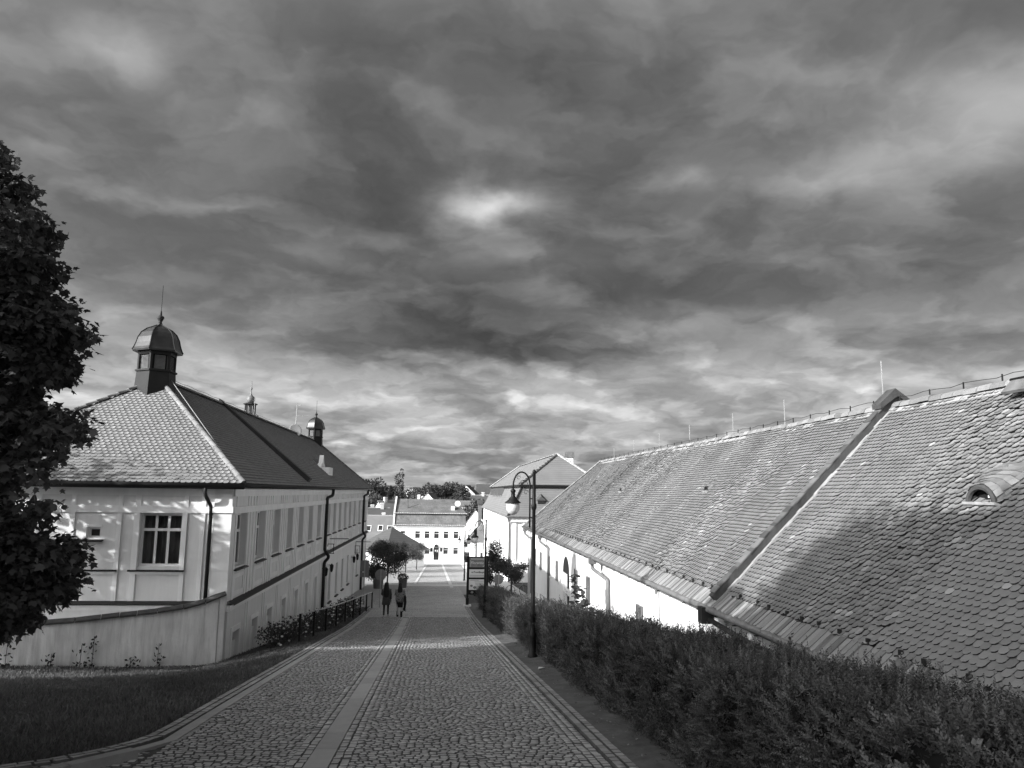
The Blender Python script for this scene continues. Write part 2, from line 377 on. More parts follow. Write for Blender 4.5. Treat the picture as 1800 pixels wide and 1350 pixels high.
SL, SY, SW, SD, SA = [], [], [], [], []
Y0, Y1 = 6.6, 40.0
def field(l0, l1, arc):
    nch = max(1, round((l1 - l0) / arc)); ch = (l1 - l0) / nch
    y = Y0
    while y < Y1:
        d = .098
        l = l0 + random.uniform(-.03, 0)
        while l < l1:
            w = random.uniform(.082, .125); w = min(w, l1 - l + .02); c = l + w / 2
            q = ((c - l0) % ch) / ch * 2 - 1; yy = y + .12 * (1 - q * q); sl_ = -.12 * 2 * q / (ch / 2)
            SL.append(c); SY.append(yy + random.uniform(-.01, .01)); SW.append(w - .007); SD.append(d - .019 + random.uniform(-.012, .010)); SA.append(math.atan(sl_) * .9 + random.uniform(-.06, .06))
            l += w
        y += d
def lane(l, w=.10):
    y = Y0
    while y < Y1:
        d = random.uniform(.10, .16)
        SL.append(l + random.uniform(-.006, .006)); SY.append(y + d / 2); SW.append(w - .008); SD.append(d - .014); SA.append(random.uniform(-.05, .05)); y += d
field(-3.14, -1.535, 1.6); field(-.845, 1.72, 1.28)
for l in (-1.483, -1.38, -1.005, -.90, 1.775, 1.88, 1.985): lane(l, .104)
SL, SY, SW, SD, SA = map(np.array, (SL, SY, SW, SD, SA)); n = len(SL)
tn = np.clip(rng.normal(1.0, .10, n) , .6, 1.5)
Vn = sett_geo(SL, SY, SW, SD, SA, rng.normal(0, .0035, n), rng.normal(0, .015, (n, 2)))
split_parts('sett', Vn, SF, tn, road, MT['sett'], 300, 'setts', edge=.32)
# setts of the side path, lower left
SL, SY, SW, SD, SA = [], [], [], [], []
for y in np.arange(6.4, 9.9, .1):
    for l in np.arange(-7.5, -3.25, .105):
        lim = np.interp(l, [-7.5, -6, -4.9, -4.0, -3.4], [8.35, 8.55, 8.95, 9.5, 10.0])
        if y < lim: SL.append(l + random.uniform(-.01, .01) + .05 * (int(y * 10) % 2)); SY.append(y); SW.append(.092); SD.append(.086); SA.append(random.uniform(-.1, .1))
SL, SY, SW, SD, SA = map(np.array, (SL, SY, SW, SD, SA)); n = len(SL)
Vs = sett_geo(SL, SY, SW, SD, SA, rng.normal(0, .004, n), rng.normal(0, .04, (n, 2)))
Vs[..., 2] += gz(Vs[..., 0], Vs[..., 1]) - rz(Vs[..., 1])
o = obj('side_path_setts', bulk('side_path_setts', Vs.reshape(-1, 3), (SF[None] + (np.arange(n) * 8)[:, None, None]).reshape(-1, 4), (np.clip(rng.normal(1, .10, n), .6, 1.5)[:, None] * np.array([1, .3, .3, .3, .3])[None]).ravel()), MT['sett'], road); o['kind'] = 'stuff'

# smooth slabs of the central strip
y = 5.0
while y < 39.2:
    d = random.uniform(.9, 1.1); mb = MB(); t = random.uniform(.9, 1.1)
    a, b = y + .006, y + d - .006
    vs_ = [(l + DR * q, q, rz(q) + z) for z in (-.04, .004) for l, q in ((-1.325, a), (-1.06, a), (-1.06, b), (-1.325, b))]
    mb.add(vs_, [(4, 5, 6, 7), (0, 1, 5, 4), (1, 2, 6, 5), (2, 3, 7, 6), (3, 0, 4, 7)], t); obj('slab', mb, MT['slab'], road); y += d

# kerbs: outer double row of larger setts, smooth gutter strip on the left
kl = thing('left_kerb', 'double row of pale kerb setts between the lawn and the street', 'kerb', (-3.5, 20, g(-3.5, 20)))
kr = thing('right_kerb', 'double row of pale kerb setts beside the soil strip under the hedge', 'kerb', (2.0, 20, rz(20)))
def kerb_path(side_):
    if side_ == 'L':
        base = [(-3.36 + DR * q, q) for q in np.arange(46.0, 11.0, -.5)]
        return base + [(-3.52, 10.7), (-3.62, 10.3), (-3.85, 9.85), (-4.2, 9.45), (-4.7, 9.12), (-5.3, 8.9), (-6.1, 8.72), (-7.2, 8.6), (-9.0, 8.5)]
    return [(2.12 + DR * q, q) for q in np.arange(48.0, 5.5, -.5)]
def resample(P, step):
    P = [Vector((a, b, 0)) for a, b in P]; out = []; acc = 0.0; seg = 0; p = P[0]
    L = [0]
    for a, b in zip(P[:-1], P[1:]): L.append(L[-1] + (b - a).length)
    s_ = 0.0; j = 0
    while s_ < L[-1]:
        while L[j + 1] < s_: j += 1
        t = (s_ - L[j]) / (L[j + 1] - L[j]); q = P[j].lerp(P[j + 1], t); out.append((q, (P[j + 1] - P[j]).normalized())); s_ += step() if callable(step) else step
    return out
kverts = {'L': [], 'R': []}
for sd, rows_, zoff in (('L', (0.0, .125), .03), ('R', (0.0, .125), .015)):
    for ro in rows_:
        for q, t in resample(kerb_path(sd), lambda: random.uniform(.15, .19)):
            nrm = Vector((t.y, -t.x, 0)) * (1 if sd == 'L' else -1); c = q + nrm * ro
            l2, w2 = .083, .056; vs_ = []
            for dz, ins in ((-.06, 0), (0.0, .010)):
                for i, j in ((-1, -1), (1, -1), (1, 1), (-1, 1)):
                    p = c + t * (i * (l2 - ins)) + nrm * (j * (w2 - ins)); vs_.append((p.x, p.y, g(p.x, p.y) + zoff + dz + random.uniform(-.003, .003)))
            kverts[sd].append(vs_)
for sd, par in (('L', kl), ('R', kr)):
    Vk = np.array(kverts[sd]); split_parts('kerb_stone', Vk, SF, np.clip(rng.normal(1, .14, len(Vk)), .6, 1.4), par, MT['kerb'], 290, 'kerb_stones', edge=.35)
gut = MB()
P = [( -3.22 + DR * q, q) for q in np.arange(46.0, 11.0, -1.0)] + [(-3.34, 10.5), (-3.6, 9.85), (-3.95, 9.35)]
for (a, b), (c, d) in zip(P[:-1], P[1:]):
    v1 = [(a, b), (c, d)]; mb = gut
    q = [(x + dx, y_, max(g(x, y_), rz(y_)) + .012) for (x, y_), dx in ((v1[0], -.08), (v1[0], .08), (v1[1], .08), (v1[1], -.08))]
    mb.add(q + [(p[0], p[1], p[2] - .05) for p in q], [(0, 1, 2, 3), (0, 1, 5, 4), (1, 2, 6, 5), (2, 3, 7, 6), (3, 0, 4, 7)], random.uniform(.9, 1.1))
obj('gutter_strip', gut, MT['slab'], kl)
# one raised kerb stone where the side path begins
mb = MB(); mb.obox((-3.62, 9.2, rz(9.2) + .02), Vector((.2, .36, -.04)), Vector((-.06, .035, 0)), Vector((0, 0, .085))); obj('raised_kerb_stone', mb, MT['kerb'], kl)
mb = MB(); mb.obox((-3.98, 8.5, rz(8.5) + .02), Vector((.13, .34, -.04)), Vector((-.06, .03, 0)), Vector((0, 0, .085))); obj('raised_kerb_stone', mb, MT['kerb'], kl)

# ------------------------------------------------------------------ walls and windows
def wall_holes(mb, to, u0, u1, z0, z1, holes, depth, tone=1.0):
    us = sorted({u0, u1, *[h[0] for h in holes], *[h[1] for h in holes]}); us = [u for u in us if u0 <= u <= u1]
    zs = sorted({z0, z1, *[h[2] for h in holes], *[h[3] for h in holes]}); zs = [z for z in zs if z0 <= z <= z1]
    for a, b in zip(us[:-1], us[1:]):
        for c, d in zip(zs[:-1], zs[1:]):
            um, zm = (a + b) / 2, (c + d) / 2
            if any(h[0] < um < h[1] and h[2] < zm < h[3] for h in holes): continue
            mb.add([to(a, 0, c), to(b, 0, c), to(b, 0, d), to(a, 0, d)], [(0, 1, 2, 3)], tone)
    for a, b, c, d in [h[:4] for h in holes]:
        q = [(a, c), (b, c), (b, d), (a, d)]
        for (p, r), (s_, t) in zip(q, q[1:] + q[:1]): mb.add([to(p, 0, r), to(s_, 0, t), to(s_, -depth, t), to(p, -depth, r)], [(0, 1, 2, 3)], tone)
    return mb
def ubox(mb, to, u0, u1, d0, d1, z0, z1, tone=1.0):
    P = [to(u, d, z) for z in (z0, z1) for u, d in ((u0, d0), (u1, d0), (u1, d1), (u0, d1))]
    return mb.add(P, [(0, 3, 2, 1), (4, 5, 6, 7), (0, 1, 5, 4), (1, 2, 6, 5), (2, 3, 7, 6), (3, 0, 4, 7)], tone)
def window(parent, to, u0, u1, z0, z1, depth, cols=2, trans=.38, fr=.07, sill=True, glass='glass', name='window', frame_mat='frame', simple=False):
    """frame mesh with panes (and sill) as its children"""
    f = MB(); d0, d1 = -depth - .05, -depth
    ubox(f, to, u0, u0 + fr, d0, d1, z0, z1); ubox(f, to, u1 - fr, u1, d0, d1, z0, z1)
    ubox(f, to, u0 + fr, u1 - fr, d0, d1, z0, z0 + fr); ubox(f, to, u0 + fr, u1 - fr, d0, d1, z1 - fr, z1)
    zt = z1 - (z1 - z0) * trans; cw = (u1 - u0 - 2 * fr) / cols
    if trans: ubox(f, to, u0 + fr, u1 - fr, d0 - .01, d1 + .015, zt - fr * .6, zt + fr * .6)
    for i in range(1, cols): ubox(f, to, u0 + fr + i * cw - .035, u0 + fr + i * cw + .035, d0 + .005, d1 + .006, z0 + fr, z1 - fr)
    w = obj(name, f, MT[frame_mat], parent)
    rows_ = ((z0 + fr, zt), (zt, z1 - fr)) if trans else ((z0 + fr, z1 - fr),)
    for a, b in rows_:
        for i in range(cols):
            p = MB(); p.add([to(u0 + fr + i * cw, d0 + .02, a), to(u0 + fr + (i + 1) * cw, d0 + .02, a), to(u0 + fr + (i + 1) * cw, d0 + .02, b), to(u0 + fr + i * cw, d0 + .02, b)], [(0, 1, 2, 3)])
            obj('pane', p, MT[glass], w)
    if sill:
        s_ = MB(); s_.add([to(u0 - .12, -depth, z0 - .005), to(u1 + .12, -depth, z0 - .005), to(u1 + .12, .12, z0 - .075), to(u0 - .12, .12, z0 - .075),
                           to(u0 - .12, -depth, z0 - .04), to(u1 + .12, -depth, z0 - .04), to(u1 + .12, .12, z0 - .11), to(u0 - .12, .12, z0 - .11)],
                          [(0, 1, 2, 3), (7, 6, 5, 4), (2, 3, 7, 6), (0, 3, 7, 4), (1, 2, 6, 5)]); obj('sill', s_, MT['dark_metal'], w)
    return w
def downspout(parent, pts, r=.06, material='dark_metal', name='downspout'):
    mb = MB(); mb.tube(pts, r, 8); o = obj(name, mb.mesh(name, True), MT[material], parent); return o
def bez(pts, n=6):
    """rounded corners polyline"""
    pts = [Vector(p) for p in pts]; out = [pts[0]]
    for a, b, c in zip(pts[:-2], pts[1:-1], pts[2:]):
        p = b.lerp(a, min(.12 / max((a - b).length, 1e-6), .45)); q = b.lerp(c, min(.12 / max((c - b).length, 1e-6), .45))
        for k in range(n): t = k / (n - 1); out.append(p * (1 - t) ** 2 + b * 2 * t * (1 - t) + q * t ** 2)
    return out + [pts[-1]]

# roof tiles --------------------------------------------------------
def tile_shape(w, l, r_n=5):
    """beaver tail outline in (u, v), v = 0 at the rounded tip"""
    pts = []
    for k in range(r_n):
        a = math.pi * (1 - k / (r_n - 1)); pts.append((w / 2 * math.cos(a), .055 - .055 * math.sin(a)))
    return pts + [(w / 2, l), (-w / 2, l)]
def tile_field(O, U, S, ulen, slen, expo, wid, keep, tone_fn, jit_fn, thick=.014, sag=None):
    """O eave origin, U along the eave, S up the slope (unit). keep(u,v) -> bool array"""
    O, U, S = np.array(O, float), np.array(U, float), np.array(S, float); Nn = np.cross(U, S); Nn = Nn if Nn[2] > 0 else -Nn
    sh = np.array(tile_shape(wid - .005, expo * 1.55)); k = len(sh)
    us, vs_, ro = [], [], []
    for r_ in range(int(slen / expo) + 1):
        u = np.arange(0, ulen, wid) + (wid / 2 if r_ % 2 else 0); us.append(u); vs_.append(np.full(len(u), r_ * expo)); ro.append(np.full(len(u), r_))
    us, vs_ = np.concatenate(us), np.concatenate(vs_); m = keep(us, vs_ + expo * .5); us, vs_ = us[m], vs_[m]; n = len(us)
    ju, jv, jr, jt = jit_fn(us, vs_, n)
    c, s = np.cos(jr)[:, None], np.sin(jr)[:, None]
    lu = sh[None, :, 0] * c - (sh[None, :, 1] - .1) * s; lv = sh[None, :, 0] * s + (sh[None, :, 1] - .1) * c + .1
    sg = 0 if sag is None else sag(us, vs_)[:, None]
    lift = sg + .030 + jt[:, None] - (sh[None, :, 1] / sh[:, 1].max()) * (.026 + jt[:, None] * .8)
    uu = us[:, None] + ju[:, None] + lu; vv = vs_[:, None] + jv[:, None] + lv
    top = O + uu[..., None] * U + vv[..., None] * S + lift[..., None] * Nn
    bot = O + uu[..., None] * U + vv[..., None] * S + (lift[..., None] - thick) * Nn
    Vt = np.concatenate([top, bot[:, :k]], 1)
    F = [list(range(k))] + [[i, i + 1, k + i + 1, k + i] for i in range(k - 2)]
    return Vt, F, tone_fn(us, vs_, n)
def rub(mb, a, b, r, half=True, n=7, tone=1.0, lift=0.0):
    """half-round ridge tile from a to b, slightly conical"""
    a, b = Vector(a), Vector(b); t = (b - a).normalized(); sidev = t.cross(Vector((0, 0, 1))).normalized(); up = sidev.cross(t).normalized(); vs = []
    for p, rr in ((a, r * 1.08), (b, r)):
        for k in range(n):
            q = math.pi * k / (n - 1); vs.append(p + sidev * math.cos(q) * rr + up * (math.sin(q) * rr + lift))
    fs = [(k, k + 1, n + k + 1, n + k) for k in range(n - 1)] + [list(range(n))]
    return mb.add(vs, fs, tone)
def ridge_run(parent, a, b, r, step, material, lift=.0, jitter=0.0, name='ridge_tile', tone_sd=.1):
    a, b = Vector(a), Vector(b); L = (b - a).length; n = int(L / step)
    for i in range(n):
        p = a.lerp(b, i / n); q = a.lerp(b, (i + 1.06) / n); j = Vector((random.uniform(-jitter, jitter), 0, random.uniform(-jitter, jitter)))
        mb = MB(); rub(mb, p + j, q + j, r, lift=lift, tone=random.gauss(1, tone_sd)); obj(name, mb.mesh(name, True), material, parent)
# ------------------------------------------------------------------ long building on the left
XF, YF, YE = -6.4, 24.5, 67.4          # right facade, front, far end
ZE, ZR = .14, 3.86                     # eaves, ridge
XR, XL = -10.35, -15.75                # ridge line, left wall
YA, YB = 28.6, 63.6                    # ridge ends
lb = thing('long_town_building', 'long pale building with two cupolas, hipped tile roof and rows of tall windows', 'building', (XF - 4, 45, -8))
toR = lambda u, d, z: (XF + d, u, z)   # right facade
toF = lambda u, d, z: (u, YF - d, z)   # front
upper = [25.0, 27.62, 30.2, 32.78, 35.36, 37.94, 40.52, 43.9, 46.3, 48.7, 51.3, 53.9, 56.6, 60.0, 64.4]
lower = [25.25, 27.7, 30.0, 32.6, 35.3, 37.95, 40.65]
low2 = [45.7, 48.6, 51.4, 54.3, 59.9]
hol = [(u, u + 1.3, -2.42, -.78) for u in upper] + [(u, u + .85, -7.5, -4.42) for u in lower] + [(u, u + .9, -6.3, -4.42) for u in low2] + [(43.5, 44.9, -7.6, -4.2), (56.9, 58.4, -8.2, -4.7)]
w = MB(); wall_holes(w, toR, YF, YE, -9.0, .12, hol, .26)
fw = [(-9.1, -7.87, -2.35, -.78), (-10.62, -10.25, -1.52, -1.22), (-13.4, -12.2, -2.35, -.78)]
wall_holes(w, toF, XL, XF, -9.0, .12, fw, .22)
w.add([(XL, YF, -9), (XL, YE, -9), (XL, YE, .12), (XL, YF, .12)], [(0, 1, 2, 3)]); w.add([(XL, YE, -9.5), (XF, YE, -9.5), (XF, YE, .12), (XL, YE, .12)], [(0, 1, 2, 3)])
for h in hol: ubox(w, toR, h[0] - .05, h[1] + .05, -.5, -.34, h[2] - .05, h[3] + .05, .5)
for h in fw: ubox(w, toF, h[0] - .05, h[1] + .05, -.9, -.8, h[2] - .05, h[3] + .05, .5)
wall = obj('wall', w, MT['wall'], lb)
def band(to, u0, u1, z0, z1, p=.035, name='trim_band', m='trim', par=wall):
    mb = MB(); ubox(mb, to, u0, u1, .001, p, z0, z1); return obj(name, mb, MT[m], par)
# right facade trim
band(toR, YF, YE, -.24, .12, .05, 'cornice'); band(toR, YF, YE, -.76, -.56, .06, 'frieze_band')
mb = MB()
for a, b in ((YF, 26.75), (26.75, 36.6), (36.6, YE)):
    mb.add([toR(a, 0, -3.38), toR(b, 0, -3.38), toR(b, .2, -3.46), toR(a, .2, -3.46), toR(a, .2, -3.5), toR(b, .2, -3.5)], [(0, 1, 2, 3), (3, 2, 5, 4)])
obj('ledge_sheet', mb, MT['dark_metal'], wall); band(toR, YF, YE, -3.66, -3.5, .10, 'ledge_moulding'); 
for i, u in enumerate(upper):
    u1 = u + 1.3; nxt = upper[i + 1] if i + 1 < len(upper) else YE - .2
    for a, b in ((u - .16, u - .02), (u1 + .02, u1 + .16)):
        band(toR, a, b, -3.38, -.76, .035, 'lesene'); band(toR, a, b, -.56, -.24, .035, 'lesene')
    if nxt - u1 > .9:
        mid = (u1 + nxt) / 2
        for q in (mid - .2, mid + .2): band(toR, q - .07, q + .07, -3.38, -.76, .03, 'lesene'); band(toR, q - .07, q + .07, -.56, -.24, .03, 'lesene')
    for a, b, c, d in ((u + .02, u + .16, -3.3, -2.62), (u1 - .16, u1 - .02, -3.3, -2.62), (u + .16, u1 - .16, -2.76, -2.62), (u + .16, u1 - .16, -3.3, -3.16)): band(toR, a, b, c, d, .025, 'apron_frame')
    window(lb, toR, u, u1, -2.42, -.78, .2, 2, .34)
band(toR, YF, YF + .12, -9, -3.66, .04, 'lesene')
for u in lower:
    for a, b, c, d in ((u - .14, u - .01, -9, -4.25), (u + .86, u + .99, -9, -4.25), (u - .01, u + .86, -4.41, -4.25)): band(toR, a, b, c, d, .03, 'door_surround')
    mb = MB(); ubox(mb, toR, u, u + .85, -.13, -.1, -9, -4.75); ubox(mb, toR, u, u + .85, -.2, -.17, -4.7, -4.42, .5); obj('blind_opening', mb, MT['wall'], lb)
    for q in (u + 1.45, u + 1.75): band(toR, q, q + .12, -9, -3.66, .03, 'lesene')
for u in low2:
    window(lb, toR, u, u + .9, -6.3, -4.42, .2, 2, .3)
for a, b, zt in ((43.5, 44.9, -4.2), (56.9, 58.4, -4.7)):
    mb = MB(); ubox(mb, toR, a, b, -.3, -.24, -9, zt); d_ = obj('door', mb, MT['wall'], lb)
    mb = MB(); ubox(mb, toR, a + .1, (a + b) / 2 - .02, -.24, -.22, -9, zt - .5); ubox(mb, toR, (a + b) / 2 + .02, b - .1, -.24, -.22, -9, zt - .5); obj('door_leaf', mb, MT['wall'], d_)
    for q in (a - .2, b + .02): band(toR, q, q + .18, -9, zt + .1, .06, 'door_surround')
    for q in (a - .35, b + .35):          # lanterns by the doors
        mb = MB(); mb.lathe((XF + .22, q, zt - .25), [(.02, .32), (.1, .24), (.11, .2), (.07, -.1), (.02, -.16)], 6); mb.box(XF, XF + .22, q - .015, q + .015, zt - .02, zt + .01); obj('wall_lantern', mb, MT['black'], lb)
# pilaster steps and front trim
band(toF, XL, XF - .0, -.24, .12, .05, 'cornice'); band(toF, XL, XF, -.76, -.56, .045, 'frieze_band')
for a, b in ((-15.7, -15.5), (-14.6, -14.48), (-13.6, -13.44), (-12.16, -12.0), (-11.13, -11.0), (-9.77, -9.64), (-9.28, -9.12), (-7.85, -7.72), (-7.33, -7.2)):
    band(toF, a, b, -3.36, -.76, .035, 'lesene'); band(toF, a, b, -.56, -.24, .03, 'lesene')
mb = MB(); ubox(mb, toF, -6.93, -6.4, .0, .10, -9, -.76); ubox(mb, toF, -6.93, -6.4, .0, .10, -.76, .12); ubox(mb, toR, YF - .098, YF + .3, .0, .06, -9, -3.66); obj('corner_pilaster', mb, MT['wall'], wall)
mb = MB(); ubox(mb, toF, -6.97, -6.36, .0, .14, -.74, -.55); obj('pilaster_band', mb, MT['trim'], wall)
mb = MB(); ubox(mb, toF, -9.34, -7.72, 0, .10, -2.5, -2.45); ubox(mb, toF, -11.1, -9.66, 0, .10, -2.5, -2.45); ubox(mb, toF, -13.6, -12, 0, .10, -2.5, -2.45); obj('sill_course', mb, MT['dark_metal'], wall)
mb = MB(); ubox(mb, toF, -9.3, -7.76, 0, .06, -2.58, -2.5); ubox(mb, toF, -11.06, -9.7, 0, .06, -2.58, -2.5); obj('sill_moulding', mb, MT['trim'], wall)
for a, b in ((-9.28, -9.11), (-7.86, -7.72)): band(toF, a, b, -2.45, -.76, .05, 'window_surround')
mb = MB(); mb.add([toF(XL, 0, -3.36), toF(-6.93, 0, -3.36), toF(-6.93, .22, -3.43), toF(XL, .22, -3.43), toF(XL, .22, -3.46), toF(-6.93, .22, -3.46)], [(0, 1, 2, 3), (3, 2, 5, 4)]); obj('ledge_sheet', mb, MT['dark_metal'], wall)
band(toF, XL, -6.93, -3.62, -3.46, .12, 'ledge_moulding'); band(toF, XL, -6.93, -3.9, -3.62, .06, 'plinth_band', 'wall')
gm = bpy.data.materials.new('clear_glass'); gm.use_nodes = True; N_ = NT(gm.node_tree); tb = N_.n('ShaderNodeBsdfTransparent'); tb.inputs[0].default_value = (.75, .75, .75, 1)
gb = N_.n('ShaderNodeBsdfGlossy'); gb.inputs['Roughness'].default_value = .03; mx = N_.n('ShaderNodeMixShader'); fz = N_.n('ShaderNodeFresnel'); N_.put(mx.inputs[0], fz.outputs[0])
gm.node_tree.links.new(tb.outputs[0], mx.inputs[1]); gm.node_tree.links.new(gb.outputs[0], mx.inputs[2]); gm.node_tree.links.new(mx.outputs[0], gm.node_tree.nodes['Material Output'].inputs[0]); MT['clear'] = gm
for a, b in ((-9.1, -7.87), (-13.4, -12.2)):
    wn = window(lb, toF, a, b, -2.35, -.78, .14, 3, .31, sill=False, glass='clear')
    mb = MB(); n = 60
    for i in range(n):
        u0, u1 = a + (b - a) * i / n, a + (b - a) * (i + 1) / n; f_ = lambda u: -.36 - .045 * math.sin(u * 34) - .02 * math.sin(u * 71)
        if abs((u0 - a) / (b - a) - .40) < .055: continue
        mb.add([toF(u0, f_(u0), -2.4), toF(u1, f_(u1), -2.4), toF(u1, f_(u1), -.7), toF(u0, f_(u0), -.7)], [(0, 1, 2, 3)])
    obj('curtain', mb, MT['curtain'], wn)
window(lb, toF, -10.62, -10.25, -1.52, -1.22, .16, 1, 0, .05, True)
mb = MB(); ubox(mb, toF, -10.72, -10.22, 0.0, .02, -1.2, -1.14); ubox(mb, toF, -10.72, -10.64, 0, .02, -1.57, -1.2); obj('window_surround', mb, MT['trim'], wall)
# roof
ov = .36; e_r, e_l, e_f, e_b = XF + ov, XL - ov, YF - ov, YE + ov
A_, B_ = Vector((XR, YA, ZR)), Vector((XR, YB, ZR)); C1, C2, C3, C4 = Vector((e_r, e_f, ZE)), Vector((e_r, e_b, ZE)), Vector((e_l, e_b, ZE)), Vector((e_l, e_f, ZE))
mb = MB(); dn = Vector((0, 0, -.02)); mb.add([C1 + dn, C2 + dn, B_ + dn, A_ + dn, C4 + dn, C3 + dn], [(0, 1, 2, 3), (0, 3, 4), (1, 5, 2), (4, 3, 2, 5)])
roofL = obj('roof', mb, MT['deck'], lb)
mb = MB(); q = Vector((0, 0, -.14)); mb.add([C1 + q, C2 + q, C3 + q, C4 + q], [(0, 1, 2, 3)]); obj('soffit', mb, MT['wall'], roofL)
def keep_plane(O, U, S, poly):
    """2-D test in the slope plane against a convex polygon of 3-D points"""
    O, U, S = np.array(O), np.array(U), np.array(S); pp = [((np.array(p) - O) @ U, (np.array(p) - O) @ S) for p in poly]
    def f(u, v):
        m = np.ones(len(u), bool); sgn = None
        for (a, b), (c, d) in zip(pp, pp[1:] + pp[:1]):
            cr_ = (c - a) * (v - b) - (d - b) * (u - a); m &= (cr_ >= -.04) if area > 0 else (cr_ <= .04)
        return m
    area = sum(a * d - c * b for (a, b), (c, d) in zip(pp, pp[1:] + pp[:1])); return f
def slope(eave, ridge_dir):
    v = Vector(ridge_dir); return v.normalized()
jn = lambda s1, s2: (lambda u, v, n: (rng.normal(0, .003 * s1, n), rng.normal(0, .004 * s1, n), rng.normal(0, .012 * s1, n), np.abs(rng.normal(0, .003 * s2, n))))
def tn_plain(sd): return lambda u, v, n: np.clip(rng.normal(1, sd, n), .6, 1.5)
# front hip
S = Vector((0, YA - e_f, ZR - ZE)).normalized(); O = C4
Vt, F, tt = tile_field(C4, (1, 0, 0), S, e_r - e_l, 5.9, .15, .18, keep_plane(C4, (1, 0, 0), S, [C4, C1, A_]), tn_plain(.06), jn(1, 1))
split_parts('roof_tile', Vt, F, tt, roofL, MT['tileL'], 300, 'front_roof_tiles', edge=.45)  # side faces toned darker to paint the shadow under each course
S = Vector((XR - e_r, 0, ZR - ZE)).normalized()
Vt, F, tt = tile_field(C1, (0, 1, 0), S, e_b - e_f, 5.9, .15, .18, keep_plane(C1, (0, 1, 0), S, [C1, C2, B_, A_]), tn_plain(.06), jn(1, 1))
Fa = []; em = []
for fi, f in enumerate(F):
    for j in range(1, len(f) - 1): Fa.append((f[0], f[j], f[j + 1])); em.append(1.0 if fi == 0 else .45)  # side faces carry the same painted shadow line
Fa = np.array(Fa); n = len(Vt); o = obj('side_roof_tiles', bulk('side_roof_tiles', Vt.reshape(-1, 3), (Fa[None] + (np.arange(n) * Vt.shape[1])[:, None, None]).reshape(-1, 3), (tt[:, None] * np.array(em)[None]).ravel()), MT['tileL'], roofL); o['kind'] = 'stuff'
S = Vector((XR - e_l, 0, ZR - ZE)).normalized()
for a, b in ((C1, A_), (C4, A_), (C2, B_)): ridge_run(roofL, a + Vector((0, 0, .03)), b + Vector((0, 0, .03)), .085, .36, MT['tileL'], name='hip_tile')
ridge_run(roofL, A_ + Vector((0, 0, .02)), B_ + Vector((0, 0, .02)), .1, .4, MT['tileL'])
# fire wall strip across the right slope
mb = MB(); a = Vector((e_r, 36.45, ZE)); b = Vector((XR, 36.45, ZR)); nn = Vector((-(ZR - ZE), 0, XR - e_r)).normalized(); nn = nn if nn.z > 0 else -nn
mb.prism([a - nn * .1 + (b - a).normalized() * .3, a + nn * .22 + (b - a).normalized() * .3, b + nn * .22 + Vector((-.3, 0, .12)), b - nn * .1], (0, .5, 0)); obj('fire_wall', mb, MT['dark_metal'], lb)
# gutters and downspouts
mb = MB(); zz = ZE - .06
mb.tube([(e_l, e_f - .03, zz), (e_r + .05, e_f - .03, zz)], .085, 8); mb.tube([(e_r + .05, e_f, zz - .0), (e_r + .05, e_b, zz - .0)], .05, 8); mb.box(e_l, e_r, e_f + .04, e_f + .1, zz - .1, zz + .12)
obj('gutter', mb.mesh('gutter', True), MT['dark_metal'], lb)
downspout(lb, bez([(-7.15, e_f - .02, zz), (-7.15, e_f - .02, -.2), (-7.02, YF - .1, -.55), (-7.02, YF - .1, -4.2)]), .055)
for u, b in ((43.05, -7.4), (62.9, -8.2)):
    downspout(lb, bez([(e_r, u + .55, zz), (e_r - .02, u + .5, -.3), (XF + .12, u + .05, -.42), (XF + .12, u, -3.25), (XF + .32, u, -3.5), (XF + .32, u, -3.65), (XF + .12, u, -3.85), (XF + .12, u, b)]), .085)
# eave cover strip (pale) and hooks of the lightning conductor
mb = MB(); mb.tube([C1 + Vector((-.1, .2, .12)), A_ + Vector((.3, 0, .14))], .012, 5); obj('lightning_cable', mb, MT['post'], lb)
mb = MB(); mb.tube([(XR, y_, ZR + .2 + .02 * math.sin(y_ * 3)) for y_ in np.arange(YA + 1, YB - 1, .5)], .010, 5)
for y_ in np.arange(YA + 1, YB - 1, .8): mb.box(XR - .01, XR + .01, y_ - .01, y_ + .01, ZR + .08, ZR + .21)
obj('ridge_cable', mb, MT['post'], lb)
